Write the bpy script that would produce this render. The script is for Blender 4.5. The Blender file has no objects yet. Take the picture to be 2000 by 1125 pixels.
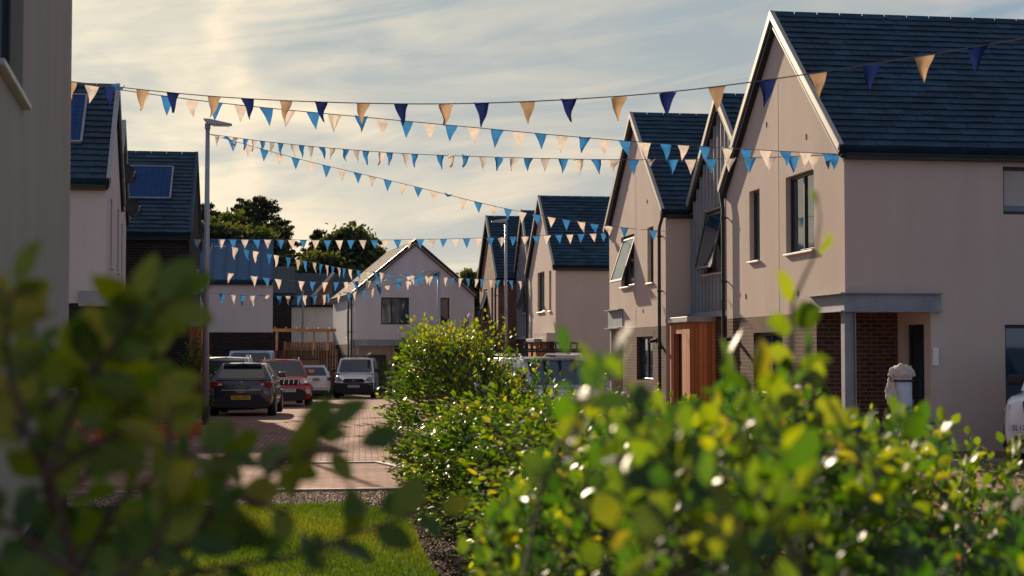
import bpy, bmesh, math, random
import numpy as np
from mathutils import Vector, Matrix, noise as mnoise
from math import sin, cos, tan, pi, radians, atan2, sqrt, hypot
random.seed(7); rng = np.random.default_rng(7)
sc = bpy.context.scene
COL = sc.collection
EYE = 1.7

# ---------------------------------------------------------------- helpers
def gz(y):
    """height of the gently falling street at distance y"""
    if y < 38: return 0.0
    if y > 78: return -0.52
    return -0.013*(y-38)

F_PX, YAW, PIT = 3056.0, radians(8.56), radians(2.29)
def P(px, py, d):
    """a world point from a bearing read off the photograph and a distance"""
    r = (px-1000)/F_PX*d; u = (562.5-py)/F_PX*d
    fw = cos(PIT)*d-sin(PIT)*u; up = sin(PIT)*d+cos(PIT)*u
    return Vector((fw*sin(YAW)+r*cos(YAW), fw*cos(YAW)-r*sin(YAW), EYE+up))

def link(o, parent=None):
    COL.objects.link(o)
    if parent is not None: o.parent = parent
    return o

def tag(o, label=None, cat=None, group=None, kind=None):
    if label: o['label'] = label
    if cat: o['category'] = cat
    if group: o['group'] = group
    if kind: o['kind'] = kind
    return o

def thing(name, label, cat, loc=(0,0,0), rz=0.0, group=None):
    o = bpy.data.objects.new(name, None); COL.objects.link(o)
    o.location = loc; o.rotation_euler = (0, 0, rz); o.empty_display_size = .2
    return tag(o, label, cat, group)

class MB:
    def __init__(s): s.v = []; s.f = []; s.m = []
    def add(s, vs, fs, mi=0):
        b = len(s.v); s.v += [tuple(p) for p in vs]
        for f in fs: s.f.append(tuple(b+i for i in f)); s.m.append(mi)
        return s
    def box(s, x0, x1, y0, y1, z0, z1, mi=0):
        vs = [(x, y, z) for z in (z0, z1) for x, y in ((x0,y0),(x1,y0),(x1,y1),(x0,y1))]
        return s.add(vs, [(3,2,1,0),(4,5,6,7),(0,1,5,4),(1,2,6,5),(2,3,7,6),(3,0,4,7)], mi)
    def bar(s, a, b, w, h, up=(0,0,1), mi=0):
        a = Vector(a); b = Vector(b); d = (b-a).normalized()
        u = Vector(up); r = d.cross(u)
        if r.length < 1e-4: r = d.cross(Vector((1,0,0)))
        r.normalize(); u = r.cross(d).normalized()
        vs = [p+r*sx*w/2+u*sz*h/2 for p in (a, b) for sx, sz in ((-1,-1),(1,-1),(1,1),(-1,1))]
        return s.add(vs, [(0,1,2,3),(7,6,5,4),(0,4,5,1),(1,5,6,2),(2,6,7,3),(3,7,4,0)], mi)
    def prism(s, pts, a0, a1, axis='x', mi=0):
        n = len(pts)
        def mk(p, a):
            if axis == 'x': return (a, p[0], p[1])
            if axis == 'y': return (p[0], a, p[1])
            return (p[0], p[1], a)
        vs = [mk(p, a0) for p in pts]+[mk(p, a1) for p in pts]
        fs = [tuple(range(n))[::-1], tuple(range(n, 2*n))]+[(i, (i+1) % n, n+(i+1) % n, n+i) for i in range(n)]
        return s.add(vs, fs, mi)
    def tube(s, pts, r, n=8, mi=0, caps=True):
        pts = [Vector(p) for p in pts]
        rs = r if isinstance(r, (list, tuple)) else [r]*len(pts)
        prev = None; rings = []
        for i, p in enumerate(pts):
            d = (pts[min(i+1, len(pts)-1)]-pts[max(i-1, 0)])
            d = d.normalized() if d.length > 1e-9 else Vector((0,0,1))
            if prev is None:
                u = d.cross(Vector((0,0,1)))
                if u.length < .05: u = d.cross(Vector((1,0,0)))
            else:
                u = prev-d*prev.dot(d)
            u.normalize(); prev = u; w = d.cross(u)
            rings.append([p+u*cos(2*pi*k/n)*rs[i]+w*sin(2*pi*k/n)*rs[i] for k in range(n)])
        vs = [q for ring in rings for q in ring]; fs = []
        for i in range(len(pts)-1):
            for k in range(n):
                a = i*n+k; b = i*n+(k+1) % n
                fs.append((a, b, b+n, a+n))
        if caps: fs += [tuple(range(n))[::-1], tuple(range((len(pts)-1)*n, len(pts)*n))]
        return s.add(vs, fs, mi)
    def lathe(s, prof, c=(0,0,0), n=24, axis='z', mi=0):
        vs = []; fs = []
        for r, z in prof:
            for k in range(n):
                a = 2*pi*k/n; x, y = r*cos(a), r*sin(a)
                p = (x, y, z) if axis == 'z' else ((z, x, y) if axis == 'x' else (x, z, y))
                vs.append((c[0]+p[0], c[1]+p[1], c[2]+p[2]))
        for i in range(len(prof)-1):
            for k in range(n): fs.append((i*n+k, i*n+(k+1) % n, (i+1)*n+(k+1) % n, (i+1)*n+k))
        fs += [tuple(range(n))[::-1], tuple(range((len(prof)-1)*n, len(prof)*n))]
        return s.add(vs, fs, mi)
    def mesh(s, name, mat, fix=True, uv=True):
        me = bpy.data.meshes.new(name); me.from_pydata(s.v, [], s.f)
        mats = mat if isinstance(mat, (list, tuple)) else [mat]
        for m in mats: me.materials.append(m)
        if len(mats) > 1: me.polygons.foreach_set('material_index', s.m)
        if fix:
            bm = bmesh.new(); bm.from_mesh(me)
            bmesh.ops.recalc_face_normals(bm, faces=bm.faces); bm.to_mesh(me); bm.free()
        me.update()
        if uv:
            lay = me.uv_layers.new(name='UVMap'); co = [v.co for v in me.vertices]
            for p in me.polygons:
                n = p.normal
                if abs(n.z) > .85: t = Vector((1,0,0)); w = Vector((0,1,0))
                else:
                    t = Vector((-n.y, n.x, 0)).normalized()
                    if abs(t.x) > abs(t.y):
                        if t.x < 0: t = -t
                    elif t.y < 0: t = -t
                    w = n.cross(t)
                    if w.z < 0: w = -w
                for li in p.loop_indices:
                    q = co[me.loops[li].vertex_index]; lay.data[li].uv = (q.dot(t), q.dot(w))
        return me
    def build(s, name, mat, parent=None, bevel=0, seg=2, smooth=False, fix=True, uv=True, sub=0):
        me = s.mesh(name, mat, fix, uv); o = bpy.data.objects.new(name, me); link(o, parent)
        if bevel:
            b = o.modifiers.new('b', 'BEVEL'); b.width = bevel; b.segments = seg; b.limit_method = 'ANGLE'; b.angle_limit = radians(35)
        if sub:
            b = o.modifiers.new('s', 'SUBSURF'); b.levels = sub; b.render_levels = sub
        if smooth:
            me.polygons.foreach_set('use_smooth', [True]*len(me.polygons))
        return o

# ---------------------------------------------------------------- materials
def nt(name):
    m = bpy.data.materials.new(name); m.use_nodes = True; t = m.node_tree; t.nodes.clear()
    o = t.nodes.new('ShaderNodeOutputMaterial'); return m, t, o
def N(t, typ, **k):
    n = t.nodes.new(typ)
    for a, b in k.items():
        if a.startswith('i_'):
            key = a[2:]; key = int(key) if key.isdigit() else key.replace('_', ' ')
            n.inputs[key].default_value = b
        else: setattr(n, a, b)
    return n
def ramp(t, fac, stops):
    r = t.nodes.new('ShaderNodeValToRGB'); e = r.color_ramp.elements
    while len(e) < len(stops): e.new(.5)
    for q, (p, c) in zip(e, stops): q.position = p; q.color = (*c, 1)
    t.links.new(fac, r.inputs[0]); return r
def mixc(t, f, a, b, mode='MIX'):
    m = t.nodes.new('ShaderNodeMix'); m.data_type = 'RGBA'; m.blend_type = mode
    for i, v in ((0, f), (6, a), (7, b)):
        if isinstance(v, bpy.types.NodeSocket): t.links.new(v, m.inputs[i])
        else: m.inputs[i].default_value = v if i == 0 else (*v, 1)
    return m.outputs[2]
def coords(t, which='Object'):
    return t.nodes.new('ShaderNodeTexCoord').outputs[which]
def noise(t, vec, scale, detail=4, rough=.55, mapscale=None):
    if mapscale:
        mp = N(t, 'ShaderNodeMapping', i_Scale=mapscale); t.links.new(vec, mp.inputs[0]); vec = mp.outputs[0]
    n = N(t, 'ShaderNodeTexNoise', i_Scale=scale, i_Detail=detail, i_Roughness=rough)
    t.links.new(vec, n.inputs['Vector']); return n.outputs['Fac']
def bump(t, h, strength, dist):
    b = N(t, 'ShaderNodeBump', i_Strength=strength, i_Distance=dist); t.links.new(h, b.inputs['Height']); return b.outputs[0]
def sub_c(c, k): return tuple(max(0, min(1, x*k)) for x in c)

def plain(name, col, rough=.6, var=.15, nscale=3., metal=0., bstr=0., bscale=60., spec=.5, coat=0., mapscale=None):
    m, t, o = nt(name); p = N(t, 'ShaderNodeBsdfPrincipled', i_Roughness=rough, i_Metallic=metal)
    p.inputs['Specular IOR Level'].default_value = spec; p.inputs['Coat Weight'].default_value = coat
    p.inputs['Coat Roughness'].default_value = .05
    v = coords(t)
    if var:
        f = noise(t, v, nscale, 5, .6, mapscale)
        r = ramp(t, f, [(.3, sub_c(col, 1-var)), (.7, sub_c(col, 1+var))]); t.links.new(r.outputs[0], p.inputs['Base Color'])
    else: p.inputs['Base Color'].default_value = (*col, 1)
    if bstr:
        t.links.new(bump(t, noise(t, v, bscale, 3), bstr, .01), p.inputs['Normal'])
    t.links.new(p.outputs[0], o.inputs[0]); return m

def render_mat(name, col):
    """roughcast: fine grain, faint vertical rain streaks and large blotches"""
    m, t, o = nt(name); p = N(t, 'ShaderNodeBsdfPrincipled', i_Roughness=.95); p.inputs['Specular IOR Level'].default_value = .06
    v = coords(t)
    a = noise(t, v, .5, 4, .6); s = noise(t, v, 1., 4, .65, (1.5, 1.5, .14)); g = noise(t, v, 55, 3, .7)
    c = mixc(t, ramp(t, a, [(.35, (0,0,0)), (.7, (1,1,1))]).outputs[0], sub_c(col, .94), sub_c(col, 1.05))
    c = mixc(t, ramp(t, s, [(.42, (0,0,0)), (.78, (.42,.42,.42))]).outputs[0], c, sub_c(col, .72))
    c = mixc(t, ramp(t, g, [(.35, (.35,)*3), (.6, (0,0,0))]).outputs[0], c, sub_c(col, .72))
    t.links.new(c, p.inputs['Base Color']); t.links.new(bump(t, g, .55, .012), p.inputs['Normal'])
    t.links.new(p.outputs[0], o.inputs[0]); return m

def brick_mat(name, c1, c2, mortar, w=.225, h=.075, mort=.010, rough=.85, swap=False, bstr=.6, off=.5, rot=0., big=.25):
    m, t, o = nt(name); p = N(t, 'ShaderNodeBsdfPrincipled', i_Roughness=rough); p.inputs['Specular IOR Level'].default_value = .08
    uv = coords(t, 'UV')
    mp = N(t, 'ShaderNodeMapping', i_Rotation=(0, 0, rot)); t.links.new(uv, mp.inputs[0]); uv2 = mp.outputs[0]
    b = N(t, 'ShaderNodeTexBrick', i_Scale=1., i_Mortar_Size=mort/2, i_Brick_Width=w, i_Row_Height=h, i_Bias=0., i_Mortar_Smooth=.15)
    b.offset = off; b.inputs['Color1'].default_value = (*c1, 1); b.inputs['Color2'].default_value = (*c2, 1); b.inputs['Mortar'].default_value = (*mortar, 1)
    t.links.new(uv2, b.inputs['Vector'])
    f = noise(t, uv, 1.1, 5, .6); g = noise(t, uv, 45, 3, .7)
    c = mixc(t, big, b.outputs['Color'], ramp(t, f, [(.3, (.25,.22,.2)), (.7, (1.25,1.2,1.15))]).outputs[0], 'MULTIPLY')
    c = mixc(t, .35, c, ramp(t, g, [(.3, (.5,.5,.5)), (.7, (1.3,1.3,1.3))]).outputs[0], 'MULTIPLY')
    t.links.new(c, p.inputs['Base Color'])
    mth = N(t, 'ShaderNodeMath', operation='MULTIPLY_ADD', i_1=-1., i_2=1.); t.links.new(b.outputs['Fac'], mth.inputs[0])
    ad = N(t, 'ShaderNodeMath', operation='MULTIPLY_ADD', i_1=.25); t.links.new(g, ad.inputs[0]); t.links.new(mth.outputs[0], ad.inputs[2])
    t.links.new(bump(t, ad.outputs[0], bstr, .012), p.inputs['Normal'])
    t.links.new(p.outputs[0], o.inputs[0]); return m

def slate_mat(name, c1, c2):
    m, t, o = nt(name); p = N(t, 'ShaderNodeBsdfPrincipled', i_Roughness=.6); p.inputs['Specular IOR Level'].default_value = .22
    uv = coords(t, 'UV')
    b = N(t, 'ShaderNodeTexBrick', i_Scale=1., i_Mortar_Size=.004, i_Brick_Width=.33, i_Row_Height=.19, i_Mortar_Smooth=.1)
    b.inputs['Color1'].default_value = (*c1, 1); b.inputs['Color2'].default_value = (*c2, 1); b.inputs['Mortar'].default_value = (*sub_c(c1, .25), 1)
    t.links.new(uv, b.inputs['Vector'])
    f = noise(t, uv, 9, 5, .65); g = noise(t, uv, .8, 4, .6)
    ge = t.nodes.new('ShaderNodeNewGeometry'); rp = ramp(t, ge.outputs['Random Per Island'], [(0, (.62,.68,.72)), (.5, (1,1,1)), (1, (1.5,1.4,1.3))])
    bb = mixc(t, 1., b.outputs['Color'], rp.outputs[0], 'MULTIPLY')
    c = mixc(t, .5, bb, ramp(t, f, [(.3, (.55,.55,.6)), (.72, (1.5,1.45,1.4))]).outputs[0], 'MULTIPLY')
    c = mixc(t, .4, c, ramp(t, g, [(.35, (.7,.7,.7)), (.7, (1.3,1.3,1.3))]).outputs[0], 'MULTIPLY')
    t.links.new(c, p.inputs['Base Color']); t.links.new(bump(t, f, .35, .01), p.inputs['Normal'])
    t.links.new(ramp(t, f, [(.3, (.5,)*3), (.7, (.7,)*3)]).outputs[0], p.inputs['Roughness'])
    t.links.new(p.outputs[0], o.inputs[0]); return m

def boards_mat(name, col, w=.09, rough=.7):
    """vertical timber boards: each board its own tone, grain along z"""
    m, t, o = nt(name); p = N(t, 'ShaderNodeBsdfPrincipled', i_Roughness=rough); p.inputs['Specular IOR Level'].default_value = .25
    uv = coords(t, 'UV')
    b = N(t, 'ShaderNodeTexBrick', i_Scale=1., i_Mortar_Size=.004, i_Brick_Width=w, i_Row_Height=30., i_Mortar_Smooth=.3)
    b.offset = 0; b.inputs['Color1'].default_value = (*sub_c(col, .7), 1); b.inputs['Color2'].default_value = (*sub_c(col, 1.25), 1); b.inputs['Mortar'].default_value = (*sub_c(col, .12), 1)
    t.links.new(uv, b.inputs['Vector'])
    g = noise(t, uv, 8, 5, .65, (6, .5, 1))
    c = mixc(t, .55, b.outputs['Color'], ramp(t, g, [(.3, (.6,.55,.5)), (.7, (1.3,1.3,1.3))]).outputs[0], 'MULTIPLY')
    t.links.new(c, p.inputs['Base Color'])
    mth = N(t, 'ShaderNodeMath', operation='MULTIPLY_ADD', i_1=-1., i_2=1.); t.links.new(b.outputs['Fac'], mth.inputs[0])
    t.links.new(bump(t, mth.outputs[0], .8, .01), p.inputs['Normal'])
    t.links.new(p.outputs[0], o.inputs[0]); return m

def leaf_mat(name, stops, trans_gain=2.2, tmix=.45, rough=.38):
    m, t, o = nt(name)
    at = N(t, 'ShaderNodeAttribute', attribute_name='tint'); r = ramp(t, at.outputs['Fac'], stops)
    p = N(t, 'ShaderNodeBsdfPrincipled', i_Roughness=rough); p.inputs['Specular IOR Level'].default_value = .6
    v = coords(t); n = noise(t, v, 60, 3, .6)
    c = mixc(t, .4, r.outputs[0], ramp(t, n, [(.3, (.6,.65,.5)), (.7, (1.25,1.2,1.2))]).outputs[0], 'MULTIPLY')
    t.links.new(c, p.inputs['Base Color']); t.links.new(bump(t, n, .4, .004), p.inputs['Normal'])
    tr = N(t, 'ShaderNodeBsdfTranslucent')
    c2 = mixc(t, 1., c, (trans_gain*1.12, trans_gain*1.0, trans_gain*.14), 'MULTIPLY'); t.links.new(c2, tr.inputs[0])
    mx = N(t, 'ShaderNodeMixShader', i_Fac=tmix); t.links.new(p.outputs[0], mx.inputs[1]); t.links.new(tr.outputs[0], mx.inputs[2])
    t.links.new(mx.outputs[0], o.inputs[0]); return m

def cloth_mat(name, col, tm=.45):
    m, t, o = nt(name); d = N(t, 'ShaderNodeBsdfDiffuse'); tr = N(t, 'ShaderNodeBsdfTranslucent')
    v = coords(t); n = noise(t, v, 14, 4, .6)
    c = ramp(t, n, [(.3, sub_c(col, .82)), (.7, sub_c(col, 1.1))]).outputs[0]
    t.links.new(c, d.inputs[0]); t.links.new(c, tr.inputs[0])
    mx = N(t, 'ShaderNodeMixShader', i_Fac=tm); t.links.new(d.outputs[0], mx.inputs[1]); t.links.new(tr.outputs[0], mx.inputs[2])
    t.links.new(mx.outputs[0], o.inputs[0]); return m

def glass_mat(name, col=(.012,.045,.075), rough=.04):
    m, t, o = nt(name); p = N(t, 'ShaderNodeBsdfPrincipled', i_Roughness=rough); p.inputs['Base Color'].default_value = (*col, 1)
    p.inputs['Specular IOR Level'].default_value = .85; p.inputs['IOR'].default_value = 1.6
    t.links.new(bump(t, noise(t, coords(t), 1.2, 2), .12, .02), p.inputs['Normal'])
    t.links.new(p.outputs[0], o.inputs[0]); return m

RENDER = render_mat('roughcast_beige', (.57,.48,.42))
RENDER_W = render_mat('roughcast_pale', (.62,.57,.53))
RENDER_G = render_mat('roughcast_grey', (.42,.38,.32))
BRICK = brick_mat('brown_brick', (.115,.062,.048), (.058,.036,.032), (.25,.19,.145))
BRICK_D = brick_mat('dark_brick', (.042,.03,.028), (.02,.017,.018), (.085,.075,.07))
BRICK_F = brick_mat('warm_brick', (.22,.12,.08), (.13,.075,.055), (.38,.30,.24))
SLATE = slate_mat('slate', (.008,.036,.066), (.014,.052,.092))
SLATE_D = slate_mat('slate_dark', (.008,.024,.046), (.013,.034,.062))
ZINC = plain('zinc', (.30,.31,.33), .5, .12, 1.5, .15, .1, 8)
ROOFMETAL = plain('blue_metal_roof', (.016,.085,.19), .6, .12, .8, .05, spec=.3)
ANTH = plain('anthracite_frame', (.012,.014,.018), .4, .1)
BLACK = plain('black_plastic', (.008,.008,.009), .45, .1)
STEEL = plain('galvanised_steel', (.24,.26,.29), .5, .18, 2.5, .35, .1, 12)
POLE = plain('lamp_post_grey', (.34,.35,.39), .38, .06, 2, .4)
VERGE = plain('verge_metal', (.40,.355,.29), .45, .06, 2)
SILL = plain('sill_white', (.60,.55,.50), .5, .08)
WHITEP = plain('white_plastic', (.72,.70,.67), .4, .04)
GLASS = glass_mat('window_glass')
TIMBER = boards_mat('larch_boards', (.42,.15,.06), .10)
TIMBER_P = boards_mat('fence_boards', (.19,.10,.06), .12)
WOOD = plain('raw_timber', (.30,.17,.09), .75, .25, 3, mapscale=(1,1,8))
PAVE = brick_mat('block_paving', (.36,.215,.18), (.25,.145,.12), (.035,.026,.024), .2, .1, .010, .97, rot=pi/2+radians(3), bstr=.9, big=.5)
PAVE2 = brick_mat('block_paving_band', (.37,.225,.19), (.26,.15,.125), (.035,.026,.024), .2, .1, .010, .97, rot=radians(48), bstr=.9, big=.5)
KERB = plain('kerb_concrete', (.34,.28,.24), .85, .15, 3, bstr=.4)
SOIL = plain('bark_mulch', (.075,.045,.032), .95, .45, 14, bstr=1., bscale=35)
GROUND = plain('earth', (.07,.055,.04), .95, .3, 1.5)
GRAVELM = None
# ---------------------------------------------------------------- house kit
def clip_poly(poly, lines):
    """clip convex polygon by half planes (a,b,c): a*u+b*v<=c"""
    for a, b, c in lines:
        out = []
        for i in range(len(poly)):
            p, q = poly[i], poly[(i+1) % len(poly)]
            dp = a*p[0]+b*p[1]-c; dq = a*q[0]+b*q[1]-c
            if dp <= 1e-7: out.append(p)
            if (dp < -1e-7 and dq > 1e-7) or (dp > 1e-7 and dq < -1e-7):
                t = dp/(dp-dq); out.append((p[0]+(q[0]-p[0])*t, p[1]+(q[1]-p[1])*t))
        poly = out
        if len(poly) < 3: return []
    return poly

def wall(mb, O, U, Nn, u0, u1, z0, z1, holes=(), lines=(), depth=.14, reveal=True):
    O = Vector(O); U = Vector(U); Nn = Vector(Nn)
    hs = [h for h in holes if h[2] < z1-1e-6 and h[3] > z0+1e-6]
    us = sorted({u0, u1, *[min(max(x, u0), u1) for h in hs for x in h[:2]]})
    zs = sorted({z0, z1, *[min(max(x, z0), z1) for h in hs for x in h[2:4]]})
    pt = lambda u, z, d=0: O+U*u+Vector((0,0,z))-Nn*d
    for i in range(len(us)-1):
        for j in range(len(zs)-1):
            cu, cz = (us[i]+us[i+1])/2, (zs[j]+zs[j+1])/2
            if any(h[0] < cu < h[1] and h[2] < cz < h[3] for h in hs): continue
            poly = clip_poly([(us[i],zs[j]),(us[i+1],zs[j]),(us[i+1],zs[j+1]),(us[i],zs[j+1])], lines)
            if poly: mb.add([pt(*p) for p in poly], [tuple(range(len(poly)))])
    if reveal:
        for h in hs:
            if len(h) > 4 and h[4] == 'open': continue
            a, b, c, d = h[:4]; c = max(c, z0); d = min(d, z1)
            for (p, q) in (((a,c),(b,c)), ((b,c),(b,d)), ((b,d),(a,d)), ((a,d),(a,c))):
                if p[1] == q[1] and ((p[1] == z0 and z0 > h[2]) or (p[1] == z1 and z1 < h[3])): continue
                mb.add([pt(*p), pt(*q), pt(*q, depth), pt(*p, depth)], [(0,1,2,3)])

def window(root, O, U, Nn, u0, u1, z0, z1, kind='mull', depth=.14, sill=True, fm=None):
    O = Vector(O); U = Vector(U); Nn = Vector(Nn); Z = Vector((0,0,1)); fm = fm or ANTH
    pt = lambda u, z, d: O+U*u+Z*z-Nn*d
    def slab(mb, a, b, c, d, d0, d1, mi=0):
        vs = [pt(u, z, dd) for dd in (d0, d1) for u, z in ((a,c),(b,c),(b,d),(a,d))]
        mb.add(vs, [(0,1,2,3),(7,6,5,4),(0,4,5,1),(1,5,6,2),(2,6,7,3),(3,7,4,0)], mi)
    w = .06; D0, D1 = depth-.05, depth+.02
    f = MB(); slab(f, u0, u0+w, z0, z1, D0, D1); slab(f, u1-w, u1, z0, z1, D0, D1)
    slab(f, u0+w, u1-w, z0, z0+w, D0, D1); slab(f, u0+w, u1-w, z1-w, z1, D0, D1)
    if kind in ('mull', 'mull2'):
        um = u0+(u1-u0)*(.5 if kind == 'mull' else .62); slab(f, um-w*.6, um+w*.6, z0+w, z1-w, D0-.004, D1)
    fr = f.build('window', fm, root, bevel=.006, seg=1)
    if not kind.startswith('tilt'):
        g = MB(); slab(g, u0+w*.8, u1-w*.8, z0+w*.8, z1-w*.8, D0+.03, D0+.045); g.build('pane', GLASS, fr)
    else:
        g = MB(); slab(g, u0+w*.8, u1-w*.8, z0+w*.8, z1-w*.8, D0+.05, D0+.06); g.build('pane', GLASS, fr)
        # top hung sash swung outwards
        ang = radians(18 if kind == 'tilt' else 13); h = z1-z0-2*w-.02; top = z1-w-.01; s = MB(); gl = MB()
        def sp(u, k, e): # k: distance down from the hinge, e: outwards
            return O+U*u+Z*(top-k*cos(ang)+e*sin(ang))-Nn*(D0-k*sin(ang)-e*cos(ang))
        def sl(mb, a, b, k0, k1, e0, e1):
            vs = [sp(u, k, e) for e in (e0, e1) for u, k in ((a,k0),(b,k0),(b,k1),(a,k1))]
            mb.add(vs, [(0,1,2,3),(7,6,5,4),(0,4,5,1),(1,5,6,2),(2,6,7,3),(3,7,4,0)])
        a, b = u0+w, u1-w; q = .055
        sl(s, a, a+q, 0, h, 0, .05); sl(s, b-q, b, 0, h, 0, .05); sl(s, a+q, b-q, 0, q, 0, .05); sl(s, a+q, b-q, h-q, h, 0, .05)
        so = s.build('sash', ANTH, fr)
        sl(gl, a+q*.8, b-q*.8, q*.8, h-q*.8, .02, .035); gl.build('sash_pane', GLASS, fr)
    if kind == 'blind':
        g = MB(); slab(g, u0+w, u1-w, z0+w+(z1-z0)*.12, z1-w, D0+.020, D0+.027); g.build('blind', BLIND, fr)
    if sill:
        s = MB(); slab(s, u0-.03, u1+.03, z0-.035, z0+.003, -.06, depth-.05); s.build('sill', SILL, fr, bevel=.006, seg=1)
    return fr

def door(root, O, U, Nn, u0, u1, z0, z1, depth=.14, mat=None, glass=True):
    O = Vector(O); U = Vector(U); Nn = Vector(Nn); Z = Vector((0,0,1))
    pt = lambda u, z, d: O+U*u+Z*z-Nn*d
    def slab(mb, a, b, c, d, d0, d1):
        vs = [pt(u, z, dd) for dd in (d0, d1) for u, z in ((a,c),(b,c),(b,d),(a,d))]
        mb.add(vs, [(0,1,2,3),(7,6,5,4),(0,4,5,1),(1,5,6,2),(2,6,7,3),(3,7,4,0)])
    d = MB(); slab(d, u0, u1, z0, z1, depth-.02, depth+.04)
    for a, b, c, e in ((u0,u0+.06,z0,z1),(u1-.06,u1,z0,z1),(u0+.06,u1-.06,z1-.06,z1)): slab(d, a, b, c, e, depth-.06, depth-.021)
    do = d.build('door', mat or ANTH, root, bevel=.005, seg=1)
    if glass:
        g = MB(); um = (u0+u1)/2; slab(g, um-.08, um+.08, z0+.9, z1-.35, depth-.028, depth-.021); g.build('pane', GLASS, do)
    h = MB(); h.tube([pt(u1-.14, z0+.85, depth-.04), pt(u1-.14, z0+1.25, depth-.04)], .015); h.build('handle', STEEL, do)
    return do

def solar_panel(roof, W, L, zE, zR, side, x0, x1, k0, k1):
    """framed panel lying on a slope; k measured up the slope 0..1"""
    s = -1 if side == 'N' else 1
    ye, yr = (0 if s < 0 else W), W/2
    def pt(x, k, e):
        y = ye+(yr-ye)*k; z = zE+(zR-zE)*k; ln = hypot(W/2, zR-zE)
        n = Vector((0, s*(zR-zE)/ln, (W/2)/ln)); return Vector((x, y, z))+n*(e+.12)
    p = MB(); vs = [pt(x, k, e) for e in (.03, .09) for x, k in ((x0,k0),(x1,k0),(x1,k1),(x0,k1))]
    p.add(vs, [(0,1,2,3),(7,6,5,4),(0,4,5,1),(1,5,6,2),(2,6,7,3),(3,7,4,0)])
    pan = p.build('solar_panel', PV, roof)
    f = MB()
    for a, b in (((x0,k0),(x1,k0)), ((x1,k0),(x1,k1)), ((x1,k1),(x0,k1)), ((x0,k1),(x0,k0))):
        f.bar(pt(*a, .075), pt(*b, .075), .05, .05, up=pt(x0,k0,1)-pt(x0,k0,0))
    f.build('panel_frame', STEEL, roof)

PV = brick_mat('solar_cells', (.010,.045,.15), (.013,.055,.18), (.05,.10,.2), .16, .16, .008, .6, bstr=.05, off=0., big=.1)

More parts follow.
